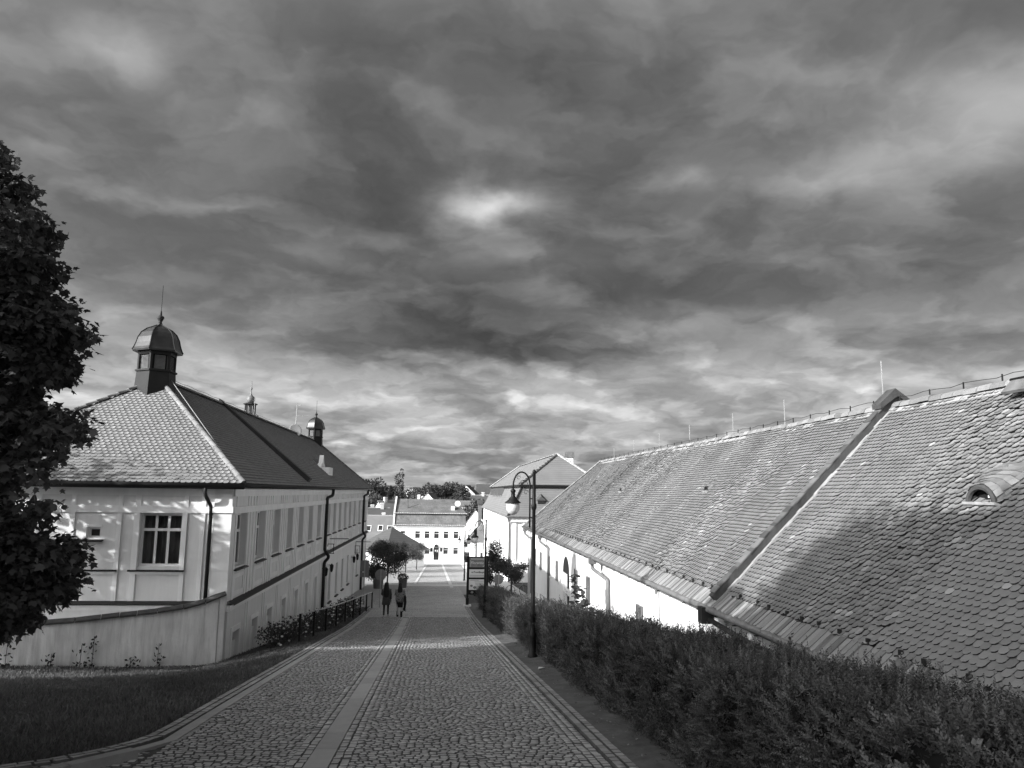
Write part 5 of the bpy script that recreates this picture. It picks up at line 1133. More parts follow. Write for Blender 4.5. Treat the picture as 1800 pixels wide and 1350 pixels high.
street_tree(-3.3, 106, 1.7, 1.75, 1.5, 'lighter street tree in front of the white house door', 5, 700, tone0=1.5)
street_tree(-4.3, 96, 1.7, 1.5, 1.4, 'third street tree in the left row on the square', 6, 500, tone0=1.1)
street_tree(4.1, 59, 1.2, 1.05, 1.25, 'dense upright street tree at the corner behind the second lamp', 4, 900, [(4.0, 59, rz(59) + 3.1, .55, .55, .9)])
street_tree(5.0, 56, 1.5, 1.35, .95, 'spreading small tree before the white building on the right', 7, 800)
# bicycle leaning by the corner: frame, wheels, bars
bx, by = 5.6, 57.8; bz = g(bx, by); bk = thing('bicycle', 'bicycle parked by the corner of the white barn', 'bicycle', (bx, by, bz))
for dx in (-.5, .5):
    mb = MB(); mb.tube([(bx + dx + .33 * math.cos(a), by, bz + .34 + .33 * math.sin(a)) for a in np.linspace(0, 2 * math.pi, 21)], .018, 5); wv = obj('wheel', mb, MT['black'], bk)
mb = MB(); mb.tube([(bx - .5, by, bz + .34), (bx - .1, by, bz + .3), (bx + .38, by, bz + .75), (bx - .22, by, bz + .75), (bx - .1, by, bz + .3)], .018, 5); mb.tube([(bx + .5, by, bz + .34), (bx + .36, by, bz + .98)], .018, 5); mb.tube([(bx - .24, by, bz + .7), (bx - .26, by, bz + .95)], .018, 5); obj('frame', mb, MT['post'], bk)
mb = MB(); mb.box(bx - .38, bx - .15, by - .06, by + .06, bz + .94, bz + .98); obj('saddle', mb, MT['black'], bk); mb = MB(); mb.tube([(bx + .34, by - .25, bz + 1.0), (bx + .37, by, bz + .98), (bx + .34, by + .25, bz + 1.0)], .015, 5); obj('handlebar', mb, MT['black'], bk)
# ------------------------------------------------------------------ two people walking away
MT['skin'] = mat('skin', .30, .06, 6, .6); MT['hair'] = mat('dark_hair', .008, .3, 30, .55); MT['cloth_black'] = mat('black_cloth', .010, .2, 9, .9); MT['cloth_grey'] = mat('grey_coat', .045, .15, 9, .9); MT['shoe'] = mat('pale_shoe', .35, .2, 10, .7)
def pattern_mat():
    m = bpy.data.materials.new('patterned_cloth'); m.use_nodes = True; N = NT(m.node_tree); tc = N.n('ShaderNodeTexCoord'); v = N.n('ShaderNodeTexVoronoi'); v.inputs['Scale'].default_value = 16; N.put(v.inputs['Vector'], tc.outputs['Object'])
    N.put(m.node_tree.nodes['Principled BSDF'].inputs['Base Color'], N.mr(v.outputs['Distance'], .25, .5, .02, .16)); m.node_tree.nodes['Principled BSDF'].inputs['Roughness'].default_value = .9; return m
MT['cloth_pattern'] = pattern_mat()
def trousers_mat():
    m = bpy.data.materials.new('skin_and_trousers'); m.use_nodes = True; N = NT(m.node_tree); tc = N.n('ShaderNodeTexCoord'); sp = N.n('ShaderNodeSeparateXYZ'); N.put(sp.inputs[0], tc.outputs['Generated'])
    N.put(m.node_tree.nodes['Principled BSDF'].inputs['Base Color'], N.mr(sp.outputs[2], .54, .55, .012, .30)); m.node_tree.nodes['Principled BSDF'].inputs['Roughness'].default_value = .85; return m
MT['body_trousers'] = trousers_mat()
def loft(rings, n=14):
    """rings: (cx, cy, cz, rx, ry) -> closed surface"""
    mb = MB(); vs_ = []
    for cx, cy, cz, a, b in rings:
        for k in range(n): q = 2 * math.pi * k / n; vs_.append((cx + a * math.cos(q), cy + b * math.sin(q), cz))
    fs = [(i * n + k, i * n + (k + 1) % n, (i + 1) * n + (k + 1) % n, (i + 1) * n + k) for i in range(len(rings) - 1) for k in range(n)] + [list(range(n))[::-1], [(len(rings) - 1) * n + k for k in range(n)]]
    return mb.add(vs_, fs)
def body_mesh(base, J, E, rad, name='body'):
    me = bpy.data.meshes.new(name); me.from_pydata([tuple(Vector(base) + Vector(p)) for p in J], E, []); o = bpy.data.objects.new(name, me)
    sk = o.modifiers.new('skin', 'SKIN'); sk.use_smooth_shade = True; me.skin_vertices.new() if not me.skin_vertices else None
    for v_, r_ in zip(me.skin_vertices[0].data, rad): v_.radius = (r_, r_)
    me.skin_vertices[0].data[0].use_root = True; o.modifiers.new('subsurf', 'SUBSURF').levels = 1; o.modifiers['subsurf'].render_levels = 2; return o
def person(x, y, H, label, step, kind):
    zb_ = float(rz(y)); r = thing('person', label, 'person', (x, y, zb_), 'couple walking down the street'); s = H / 1.7; f = step
    #  pelvis, spine, chest, neck, head; legs; arms (walking away from the viewer, +Y is forward)
    J = [(0, 0, .95), (0, .01, 1.12), (0, .01, 1.35), (0, .02, 1.47), (0, .03, 1.62), (0, .03, 1.70),
         (-.09, 0, .88), (-.10, .06 * f, .48), (-.10, -.04 * f, .08), (-.11, .10 - .04 * f, .03),
         (.09, 0, .88), (.10, .10 * f, .50), (.10, .16 * f + .02, .10), (.11, .16 * f + .14, .04),
         (-.17, .01, 1.38), (-.22, .04, 1.12), (-.14, .16, 1.02), (-.10, .20, 1.02), (.17, .01, 1.38), (.22, .0, 1.10), (.23, .08, .88), (.235, .10, .80)]
    if f < 0: J[8] = (-.10, .02, .08); J[9] = (-.11, .16, .03); J[11] = (.10, .02, .50); J[12] = (.10, -.22, .20); J[13] = (.11, -.20, .06)
    E = [(0, 1), (1, 2), (2, 3), (3, 4), (4, 5), (0, 6), (6, 7), (7, 8), (8, 9), (0, 10), (10, 11), (11, 12), (12, 13), (2, 14), (14, 15), (15, 16), (16, 17), (2, 18), (18, 19), (19, 20), (20, 21)]
    rad = [.13, .12, .13, .055, .095, .07, .085, .06, .042, .035, .085, .06, .042, .035, .06, .046, .034, .03, .06, .046, .034, .03]
    for wi, (hx, hy, hz) in ((17, J[17]), (21, J[21])):     # palm, four fingers and a thumb grown from each wrist
        J.append((hx, hy + .01, hz - .06)); rad.append(.026); E.append((wi, len(J) - 1)); pm = len(J) - 1
        for q in range(4):
            J += [(hx, hy - .022 + q * .019, hz - .10), (hx + .012, hy - .02 + q * .019, hz - .15 + .012 * abs(q - 1.4))]; rad += [.0085, .0065]; E += [(pm, len(J) - 2), (len(J) - 2, len(J) - 1)]
        J += [(hx, hy + .045, hz - .06), (hx + .01, hy + .055, hz - .10)]; rad += [.0095, .0075]; E += [(pm, len(J) - 2), (len(J) - 2, len(J) - 1)]
    o = body_mesh((x, y, zb_), [(a * s, b * s, c * s) for a, b, c in J], E, [q * s for q in rad]); o.data.materials.append(MT['body_trousers' if kind == 'coat' else 'skin']); link(o, r)
    P = lambda a, b, c: (x + a * s, y + b * s, zb_ + c * s)
    def part(name, rings, m): me = loft([(*P(a, b, c), d * s, e * s) for a, b, c, d, e in rings]).mesh(name, True); return obj(name, me, MT[m], r)
    if kind == 'coat':
        part('hair', [(0, -.02, 1.74, .02, .02), (0, -.02, 1.73, .07, .08), (0, -.03, 1.68, .105, .11), (0, -.04, 1.58, .115, .10), (0, -.07, 1.45, .135, .07), (0, -.09, 1.3, .15, .07), (0, -.10, 1.15, .145, .06), (.01, -.10, 1.02, .12, .05), (.01, -.10, .95, .06, .03)], 'hair')
        part('coat', [(0, 0, .60, .215, .16), (0, 0, .66, .215, .17), (0, 0, .85, .20, .16), (0, .01, 1.05, .185, .14), (0, .01, 1.3, .205, .13), (0, .01, 1.42, .17, .10), (0, .02, 1.48, .07, .06)], 'cloth_grey')
        for sx in (-1, 1): q = -1 if sx < 0 else 1; mb = MB(); pts = [J[14], J[15], J[16]] if sx < 0 else [J[18], J[19], J[20]]; mb.tube([P(*p) for p in pts], [.075 * s, .065 * s, .05 * s], 8); obj('sleeve', mb.mesh('sleeve', True), MT['cloth_grey'], r)
        mb = MB()
        for a, b, c in (J[9], J[13]): mb.obox(P(a, b - .06, c - .0), Vector((.045, 0, 0)), Vector((0, .125, 0)), Vector((0, 0, .04)))
        obj('shoe', mb, MT['shoe'], r)
    else:
        part('hair', [(0, 0, 1.73, .02, .02), (0, .0, 1.72, .06, .07), (0, -.01, 1.67, .095, .10), (0, -.03, 1.55, .10, .09), (0, -.06, 1.42, .12, .07), (0, -.08, 1.28, .13, .06), (0, -.09, 1.2, .09, .04)], 'hair')
        part('top', [(0, 0, .74, .20, .15), (0, 0, .82, .235, .17), (0, .01, 1.0, .24, .165), (0, .01, 1.2, .215, .15), (0, .01, 1.38, .19, .12), (0, .02, 1.46, .07, .06)], 'cloth_pattern')
        part('skirt', [(0, 0, .48, .165, .13), (0, 0, .6, .175, .14), (0, 0, .8, .19, .15), (0, 0, .9, .16, .12)], 'cloth_black')
        for q in (14, 18): mb = MB(); mb.tube([P(*J[q]), P(*J[q + 1]), P(*[(a + b) / 2 for a, b in zip(J[q + 1], J[q + 2])])], [.08 * s, .075 * s, .07 * s], 8); obj('sleeve', mb.mesh('sleeve', True), MT['cloth_pattern'], r)
        mb = MB()
        for a, b, c in (J[9], J[13]): mb.obox(P(a, b - .06, c), Vector((.045, 0, 0)), Vector((0, .125, 0)), Vector((0, 0, .045))); mb.tube([P(a, b - .12, c), P(a, b - .12, c + .25)], .06 * s, 8)
        obj('boot', mb, MT['cloth_black'], r)
    return r
person(-2.72, 40.3, 1.66, 'woman with long dark hair in a dark grey coat and black trousers', 1.0, 'coat')
person(-2.04, 40.4, 1.63, 'woman in a patterned jacket and short black skirt carrying a jacket', -1.0, 'skirt')
# jacket carried over the arm of the right hand figure
zc = rz(40.4); mb = loft([(-1.80, 40.35, zc + .28, .03, .05), (-1.79, 40.35, zc + .45, .06, .10), (-1.77, 40.35, zc + .7, .07, .12), (-1.78, 40.37, zc + .95, .06, .12), (-1.79, 40.38, zc + 1.05, .03, .08)], 10)
for dx, h in ((-.05, .1), (.04, .2)): mb.tube([(-1.8 + dx, 40.3, zc + .45), (-1.8 + dx * 1.4, 40.3, zc + .2 + h * .3)], .02, 5)
tag(obj('carried_jacket', mb.mesh('j', True), MT['cloth_black']), 'dark jacket hanging over the arm of the woman on the right', 'jacket')
# ------------------------------------------------------------------ white two-storey house closing the street
H = thing('white_house', 'white two storey house with mansard roof closing the street', 'house', (-2.2, 146, -12.5)); YH = 140.0
toH = lambda u, d, z: (u, YH - d, z)
ups = [(-7.35, -6.5), (-4.76, -3.88), (-3.08, -2.2), (-1.4, -.52), (.29, 1.16), (2.06, 2.94)]; dns = [(.28, 1.15), (2.05, 2.93), (-3.0, -2.12)]
hl = [(a, b, -8.3, -7.05) for a, b in ups] + [(a, b, -11.05, -9.9) for a, b in dns] + [(-1.42, -.5, -12.2, -9.85)]
w = MB(); wall_holes(w, toH, -8.4, 3.95, -13.2, -6.0, hl, .18); w.add([(3.95, YH, -13.2), (3.95, YH + 12, -13.2), (3.95, YH + 12, -6), (3.95, YH, -6)], [(0, 1, 2, 3)]); w.add([(-8.4, YH, -13.2), (-8.4, YH + 12, -13.2), (-8.4, YH + 12, -6), (-8.4, YH, -6)], [(0, 1, 2, 3)]); w.box(-8.3, 3.9, YH + .6, YH + 11.9, -13, -6.05); wh = obj('wall', w, MT['white'], H)
for a, b in ups: window(H, toH, a, b, -8.3, -7.05, .1, 1, .32, .04, False)
for a, b in dns: window(H, toH, a, b, -11.05, -9.9, .1, 1, .32, .04, False)
for a, b, c, d in [(a - .18, b + .18, -8.48, -6.87) for a, b in ups] + [(a - .18, b + .18, -11.25, -9.72) for a, b in dns]:
    mb = MB(); ubox(mb, toH, a, a + .14, 0, .05, c, d); ubox(mb, toH, b - .14, b, 0, .05, c, d); ubox(mb, toH, a + .14, b - .14, 0, .05, d - .14, d); ubox(mb, toH, a - .08, b + .08, 0, .1, c - .1, c); obj('window_surround', mb, MT['wall'], wh)
mb = MB(); ubox(mb, toH, -1.42, -.5, -.16, -.1, -12.3, -9.85); d_ = obj('door', mb, MT['print_dark'], H); mb = MB(); ubox(mb, toH, -1.2, -1.0, -.1, -.08, -10.6, -10.3); ubox(mb, toH, -.85, -.7, -.1, -.08, -10.7, -10.3); obj('notice', mb, MT['print_white'], d_)
mb = MB(); ubox(mb, toH, -2.6, -.1, .02, .12, -9.02, -8.74); obj('shop_board', mb, MT['wall'], H)
mb = MB(); mb.prism([toH(-.0, .1, -8.75), toH(1.65, .1, -9.75), toH(1.72, .1, -9.6), toH(.1, .1, -8.62)], (0, .05, 0)); obj('slanting_board', mb, MT['wall'], H)
for a, b in ((-2.05, -1.62), (-.3, .13)): mb = MB(); ubox(mb, toH, a, b, .02, .08, -10.6, -9.95); obj('notice_case', mb, MT['print_dark'], H)
mb = MB(); mb.prism([toH(-1.35, .1, -9.8), toH(-1.25, .1, -9.45), toH(-.97, .1, -9.3), toH(-.68, .1, -9.45), toH(-.58, .1, -9.8)], (0, -.25, 0)); obj('door_canopy', mb, MT['print_dark'], H)
mb = MB(); mb.prism([toH(-.5, .05, -9.85), toH(.1, .6, -9.65), toH(.35, .05, -9.5)], (0, -.05, .02)); obj('awning', mb, MT['wall'], H)
mb = MB(); mb.add([toH(-3.3, 0, -9.8), toH(-2.0, 0, -9.8), toH(-2.0, 1.2, -10.25), toH(-3.3, 1.2, -10.25)], [(0, 1, 2, 3)]); obj('shop_awning', mb, MT['print_white'], H)
mb = MB(); ubox(mb, toH, -8.45, 4.0, 0, .06, -9.4, -9.28); ubox(mb, toH, -8.45, 4.0, 0, .06, -12.6, -12.05); obj('string_course', mb, MT['wall'], wh)
# mansard: lower and upper slopes, verge wall on the left, hip on the right
e0, e1 = (-8.6, YH - .4, -6.0), (4.3, YH - .4, -6.0); b0, b1 = (-8.5, YH + 1.0, -4.0), (4.1, YH + 1.0, -4.0); r0, r1 = (-8.4, YH + 5.8, -1.45), (2.3, YH + 5.8, -1.45)
mb = MB(); k0, k1 = (-8.55, YH + .2, -5.3), (4.2, YH + .2, -5.3); mb.add([e0, e1, k1, k0, b1, b0], [(0, 1, 2, 3), (3, 2, 4, 5)]); mb.add([e1, (4.3, YH + 12, -6), (4.1, YH + 11, -4), b1], [(0, 1, 2, 3)]); rl_ = obj('lower_roof', mb, MT['roof_moss'], H)
mb = MB(); mb.add([(-8.5, YH + .75, -3.95), (4.35, YH + .75, -3.95), r1, r0], [(0, 1, 2, 3)]); mb.add([(4.35, YH + .75, -3.95), (4.35, YH + 10.9, -3.95), r1], [(0, 1, 2)]); mb.add([r0, r1, (4.35, YH + 10.9, -3.95), (-8.5, YH + 10.9, -3.95)], [(0, 1, 2, 3)]); ru_ = obj('upper_roof', mb, MT['roof_moss'], H)
for z, y in ((-6.02, YH - .45), (-3.97, YH + .68)):
    mb = MB(); mb.box(-8.65, 4.4, y - .08, y + .08, z - .1, z + .02); obj('gutter', mb, MT['dark_metal'], H); mb = MB()
    for q in np.arange(-8.6, 4.3, .32): mb.box(q, q + .24, y - .06, y + .2, z + .02, z + .1 + random.uniform(0, .04))
    obj('eave_edge', mb, MT['paving'], H)
mb = MB(); mb.prism([(-8.75, YH - .55, -6.3), (-8.75, YH - .5, -5.9), (-8.75, YH + .15, -5.0), (-8.75, YH + .85, -3.6), (-8.75, YH + 5.8, -1.0), (-8.75, YH + 6.3, -1.3), (-8.75, YH + 1.1, -4.3)], (.3, 0, 0)); obj('verge_wall', mb, MT['paving'], H)
mb = MB(); mb.tube([(-6.3, YH + 2.5, -3.3), (-6.3, YH + 2.5, -1.5)], .03, 5); mb.tube([(-6.3, YH + 2.5, -3.0), (-4.4, YH + 2.5, -2.4)], .03, 5); obj('roof_aerial', mb, MT['black'], H)
mb = MB(); mb.box(1.5, 2.2, YH + 1.9, YH + 2.6, -3.4, -2.6); obj('roof_box', mb, MT['paving'], H)
mb = MB(); mb.lathe((0, 0, 0), [(0, 0), (.4, .05), (.55, .12)], 16); obj('roof_dish', mb, MT['paving'], H, M=Matrix.Translation((2.7, YH + 2.2, -2.2)) @ Matrix.Rotation(R(70), 4, 'X'))

# ------------------------------------------------------------------ mansard house on the right
Mh = thing('mansard_house', 'large white house with steep two tier roof behind the barn', 'house', (11, 100, -9)); X0, X1, Y0_, Y1_ = 6.3, 17.5, 75.5, 126.0; ZE2 = -2.3; XB0, XB1, YB0, YB1, ZB = 7.95, 15.85, 77.2, 124.3, .78; XRg, YR0, YR1, ZRg = 11.9, 80.9, 120.5, 4.05
toM = lambda u, d, z: (X0 + .3 - d, u, z); toMf = lambda u, d, z: (u, Y0_ + .3 - d, z)
wm = [(u, u + 1.1, -8.3, -6.6) for u in np.arange(96, 122, 3.4)]
w = MB(); wall_holes(w, toM, Y0_ + .3, Y1_ - .3, -12.5, ZE2, wm, .2); wall_holes(w, toMf, X0 + .3, X1 - .3, -12.5, ZE2, [(9.2, 10.2, -6.5, -4.6)], .2); mw = obj('wall', w, MT['white'], Mh)
for a, b, c, d in wm: window(Mh, toM, a, b, c, d, .12, 2, .35, .08, False)
window(Mh, toMf, 9.2, 10.2, -6.5, -4.6, .12, 2, .35)
for u in np.arange(78, 95, 3.2): mb = MB(); ubox(mb, toM, u, u + .25, 0, .02, -6.4 + random.uniform(-.2, .1), -6.15); obj('wall_anchor', mb, MT['wall'], mw)
mb = MB(); ubox(mb, toM, 88, 89.2, .02, .1, -6.3, -5.2); obj('wall_plaque', mb, MT['zinc'], Mh)
for q0, q1 in ((X0 + .32, X0 + .9), (7.8, 8.35)): mb = MB(); ubox(mb, toMf, q0, q1, 0, .08, -12, ZE2 - .5); obj('pilaster', mb, MT['trim'], mw)
mb = MB(); ubox(mb, toMf, X0, X1, 0, .2, ZE2 - .55, ZE2 - .05); ubox(mb, toMf, X0 + .6, X1, 0, .35, -6.9, -6.7); obj('cornice', mb, MT['trim'], mw)
mb = MB(); ct_ = [(X0, Y0_, ZE2), (X0, Y1_, ZE2), (X1, Y1_, ZE2), (X1, Y0_, ZE2)]; md = [(X0 + .55, Y0_ + .55, ZE2 + .75), (X0 + .55, Y1_ - .55, ZE2 + .75), (X1 - .55, Y1_ - .55, ZE2 + .75), (X1 - .55, Y0_ + .55, ZE2 + .75)]; up_ = [(XB0, YB0, ZB), (XB0, YB1, ZB), (XB1, YB1, ZB), (XB1, YB0, ZB)]
for A, B in ((ct_, md), (md, up_)):
    for i in range(4): mb.add([A[i], A[(i + 1) % 4], B[(i + 1) % 4], B[i]], [(0, 1, 2, 3)])
obj('lower_roof', mb, MT['roof_grey'], Mh)
mb = MB(); o_ = .35; ub = [(XB0 - o_, YB0 - o_, ZB + .02), (XB0 - o_, YB1 + o_, ZB + .02), (XB1 + o_, YB1 + o_, ZB + .02), (XB1 + o_, YB0 - o_, ZB + .02)]; Ra, Rb = (XRg, YR0, ZRg), (XRg, YR1, ZRg)
mb.add([ub[0], ub[1], Rb, Ra], [(0, 1, 2, 3)]); mb.add([ub[3], ub[2], Rb, Ra], [(0, 1, 2, 3)]); mb.add([ub[0], ub[3], Ra], [(0, 1, 2)]); mb.add([ub[1], ub[2], Rb], [(0, 1, 2)]); mr_ = obj('upper_roof', mb, MT['roof_grey'], Mh)
mb = MB()
for i in range(4): a, b = Vector(ub[i]), Vector(ub[(i + 1) % 4]); mb.obox((a + b) / 2 + Vector((0, 0, -.12)), (b - a) / 2, Vector((0, 0, .1)), (b - a).normalized().cross(Vector((0, 0, 1))) * .06)
obj('roof_break_gutter', mb, MT['black'], Mh)
for a, b in ((Vector(ub[0]), Vector(Ra)), (Vector(ub[3]), Vector(Ra)), (Vector(Ra), Vector(Rb)), (Vector(ub[1]), Vector(Rb))): ridge_run(mr_, a, b, .16, .45, MT['kerb'], .02, name='ridge_tile')
mb = MB(); mb.tube([ct_[0], up_[0]], .1, 6); obj('hip_edge', mb, MT['dark_metal'], Mh)
for k in range(6):
    y = 104 + k * 3.1 - 6; x = X0 + 1.15; z = -.35; mb = MB(); mb.prism([(x - .55, y - .45, z - .1), (x - .55, y + .45, z - .1), (x - .55, y, z + .75)], (1.6, 0, .5)); obj('roof_vent', mb, MT['roof_dark'], Mh)
mb = MB(); mb.prism([(9.2, YB0 - 1.0, -.75), (10.2, YB0 - 1.0, -.75), (9.7, YB0 - 1.0, -.35)], (0, 1.0, .5)); dm_ = obj('roof_dormer', mb, MT['roof_dark'], Mh); mb = MB(); mb.box(9.35, 10.05, YB0 - .95, YB0, -1.1, -.72); obj('dormer_opening', mb, MT['print_dark'], dm_)
mb = MB(); mb.box(13.25, 14.1, 83.5, 84.5, 1.5, 3.9); ch_ = obj('chimney', mb, MT['white'], Mh); mb = MB(); mb.box(13.15, 14.2, 83.4, 84.6, 3.9, 4.5); obj('chimney_cap', mb, MT['zinc'], ch_)
downspout(Mh, [(X0 - .02, Y0_ - .05, ZE2 - .1), (X0 + .2, Y0_ + .2, ZE2 - .7), (X0 + .2, Y0_ + .2, -9.2)], .08, 'zinc')
mb = MB(); mb.tube([(X0 - .05, Y0_, ZE2 - .05), (X0 - .05, Y1_, ZE2 - .05)], .1, 6); mb.tube([(X0 - .05, Y0_ - .05, ZE2 - .05), (X1, Y0_ - .05, ZE2 - .05)], .1, 6); obj('gutter', mb, MT['zinc'], Mh)

# ------------------------------------------------------------------ generic town houses
def house(name, label, x, y, w_, d, zb, h, rh, ridge='x', rot=0.0, wallm='white', roofm='roof_grey', wins=(), chim=(), hip=0.0, over=.3, group=None, sky=()):
    r = thing(name, label, 'house', (x, y, zb), group); M = Matrix.Translation((x, y, zb)) @ Matrix.Rotation(R(rot), 4, 'Z'); ap = lambda mb: [setattr(mb, 'v', [tuple(M @ Vector(p)) for p in mb.v]), mb][1]
    mb = MB(); mb.box(-w_ / 2, w_ / 2, -d / 2, d / 2, -1.5, h)
    if not hip:
        if ridge == 'x':
            for q in (-w_ / 2, w_ / 2): mb.add([(q, -d / 2, h), (q, d / 2, h), (q, 0, h + rh)], [(0, 1, 2)])
        else:
            for q in (-d / 2, d / 2): mb.add([(-w_ / 2, q, h), (w_ / 2, q, h), (0, q, h + rh)], [(0, 1, 2)])
    obj('wall', ap(mb), MT[wallm], r)
    W2, D2 = w_ / 2 + over, d / 2 + over; zo = h - rh * over / (d / 2 if ridge == 'x' else w_ / 2); mb = MB()
    if ridge == 'x': ra, rb_ = (-W2 + hip, 0, h + rh + .06), (W2 - hip, 0, h + rh + .06); mb.add([(-W2, -D2, zo), (W2, -D2, zo), rb_, ra], [(0, 1, 2, 3)]); mb.add([(-W2, D2, zo), (W2, D2, zo), rb_, ra], [(0, 1, 2, 3)]); e = (((-W2, -D2, zo), (-W2, D2, zo), ra), ((W2, -D2, zo), (W2, D2, zo), rb_))
    else: ra, rb_ = (0, -D2 + hip, h + rh + .06), (0, D2 - hip, h + rh + .06); mb.add([(-W2, -D2, zo), (-W2, D2, zo), rb_, ra], [(0, 1, 2, 3)]); mb.add([(W2, -D2, zo), (W2, D2, zo), rb_, ra], [(0, 1, 2, 3)]); e = (((-W2, -D2, zo), (W2, -D2, zo), ra), ((-W2, D2, zo), (W2, D2, zo), rb_))
    if hip:
        for t in e: mb.add(list(t), [(0, 1, 2)])
    rf = obj('roof', ap(mb), MT[roofm], r); mb = MB(); mb.tube([ra, rb_], .12, 6); obj('ridge', ap(mb), MT['kerb'], rf)
    for (u, z, ww, hh) in wins:
        to = lambda a, b, c: tuple(M @ Vector((a, -d / 2 - b, c))); mb = MB(); ubox(mb, to, u - ww / 2, u + ww / 2, .01, .06, z, z + hh); wi = obj('window', mb, MT['frame'], r); mb = MB(); ubox(mb, to, u - ww / 2 + .1, u + ww / 2 - .1, .06, .08, z + .1, z + hh - .1); obj('pane', mb, MT['glass'], wi)
    for (u, v, hh) in chim: mb = MB(); mb.box(u - .35, u + .35, v - .35, v + .35, h, h + rh + hh); mb.box(u - .42, u + .42, v - .42, v + .42, h + rh + hh - .3, h + rh + hh - .1); obj('chimney', ap(mb), MT['paving'], rf)
    for (u, t) in sky:
        mb = MB(); c = Vector((u, -D2 * (1 - t), zo + (h + rh - zo) * t)); s_ = Vector((0, D2, h + rh - zo)).normalized(); nn = Vector((0, -s_.z, s_.y)); mb.obox(c + nn * .06, Vector((.5, 0, 0)), s_ * .8, nn * .06); sk_ = obj('skylight', ap(mb), MT['frame'], rf); mb = MB(); mb.obox(c + nn * .13, Vector((.38, 0, 0)), s_ * .65, nn * .01); obj('pane', ap(mb), MT['glass'], sk_)
    return r
W2_ = lambda w_, n, z, ww=1.0, hh=1.3: [(-w_ / 2 + w_ * (i + .5) / n, z, ww, hh) for i in range(n)]
house('corner_house', 'small house with hipped tile roof half hidden by the dark street tree', -7.5, 118, 7.0, 7.0, -11.1, 3.0, 2.7, 'y', 42, 'white', 'roof_dark', hip=4.19, wins=W2_(6.0, 2, 1.0), over=.7)
house('low_house', 'long low house with skylights beyond the end of the long building', -15, 158, 17, 11, -13.2, 3.6, 4.6, 'x', 0, 'white', 'roof_grey', wins=W2_(16, 5, 1.3), sky=((.6, .5), (2.9, .52), (4.7, .5)), chim=((6.5, 2, .5), (3.0, 3, .6)))
house('back_house', 'house roof with chimneys behind the low skylight house', -19, 176, 14, 10, -12.5, 4.6, 4.0, 'x', 10, 'white', 'roof_dark', chim=((5.5, 0, 1.2), (3.4, 1, .8), (1.0, 0, 1.0)), wins=W2_(14, 3, 2))
house('grey_roof_house', 'small house with pale verge beside the left verge of the white house', -12.0, 188, 7.5, 9, -12.5, 5.8, 4.2, 'x', 35, 'white', 'roof_grey', chim=((-2, 0, 1.0),), wins=W2_(7, 2, 2))
house('gable_house', 'pale gabled house peeping over the ridge of the white house', -3.4, 205, 8.6, 12, -13.0, 8.2, 4.4, 'y', -6, 'trim', 'roof_moss', chim=((-3.2, 2, -.5), (-2.2, 2, -.9)), wins=[(0, 8.2, 1.2, 1.0)])
house('white_flat_house', 'low white house behind the ridge end of the white house', 4.5, 215, 6, 8, -12, 8.2, 1.2, 'x', 0, 'white', 'roof_grey', wins=W2_(6, 2, 6.3))
house('side_roof_house', 'long house with broad pale roof right of the white house', 9.6, 182, 8.5, 20, -13.6, 4.2, 5.6, 'y', -14, 'white', 'roof_grey', wins=W2_(8, 2, 1.5), chim=((0, 2, .6),))
house('street_house', 'narrow house between the white house and the mansard house', 7.3, 139.5, 4.4, 18, -12.4, 4.6, 2.6, 'y', -3, 'wall', 'roof_grey', hip=2.2, wins=W2_(3.6, 1, 1.2))
house('dark_roof_house', 'house with dark grey roof left of the mansard house eaves', 17.5, 225, 18, 12, -13.5, 7.5, 5.0, 'x', 4, 'white', 'roof_dark', wins=W2_(18, 5, 4.2), chim=((-6, 0, 1.0), (0, 0, .8), (4, 0, 1)))
# tall brick stack beside the broad roof
st = thing('brick_stack', 'tall dark chimney stack left of the mansard house', 'chimney', (7.9, 165, -13)); mb = MB(); mb.box(7.5, 8.25, 164.6, 165.4, -14, -2.0); obj('shaft', mb, MT['print_mid'], st); mb = MB(); mb.box(7.3, 8.45, 164.4, 165.6, -2.6, -1.7); obj('cap', mb, MT['roof_dark'], st)
# houses on the far rise
far = [(10.5, 330, 8, 8, -8.5, 7.6, 3.6, 'y', -15, 'white', 'roof_dark', 'white gabled house on the far rise, leftmost of the hill houses'), (18.5, 345, 10, 9, -7.5, 7.0, 4.0, 'x', 8, 'white', 'roof_dark', 'white house with dark hipped roof on the far rise'), (17.2, 318, 7.5, 6, -9.5, 4.5, 2.8, 'x', 8, 'white', 'roof_grey', 'low white house with grey roof below the hill houses'),
       (32, 400, 7, 8, -7, 5.5, 2.8, 'y', 20, 'white', 'roof_grey', 'small pale gable right of the far poplar'), (38.5, 430, 8, 8, -6.5, 6.5, 3.0, 'x', 25, 'white', 'roof_dark', 'pale house with tilted dark roof close to the mansard roof'), (46, 520, 20, 9, -4, 5.5, 3.0, 'x', 0, 'white', 'roof_dark', 'long dark roof on the horizon beside the mansard roof'),
       (-52, 470, 24, 10, -6, 5.0, 1.2, 'x', 0, 'white', 'roof_grey', 'long white building on the horizon left of the big trees'), (-20.5, 480, 4, 6, -5, 6.5, 1.2, 'x', 0, 'white', 'roof_grey', 'small white block beside the far poplar'), (25, 470, 12, 8, -6, 3.6, 1.8, 'x', 0, 'white', 'roof_grey', 'pale long house under the horizon between the poplars')]
for x, y, a, b, zb_, h, rh, rd, ro, wm_, rm_, lab in far: house('hill_house', lab, x, y, a, b, zb_, h, rh, rd, ro, wm_, rm_, wins=W2_(a, max(2, int(a / 3)), h * .35, 1.2, 1.4), hip=1.5 if 'hipped' in lab else 0)
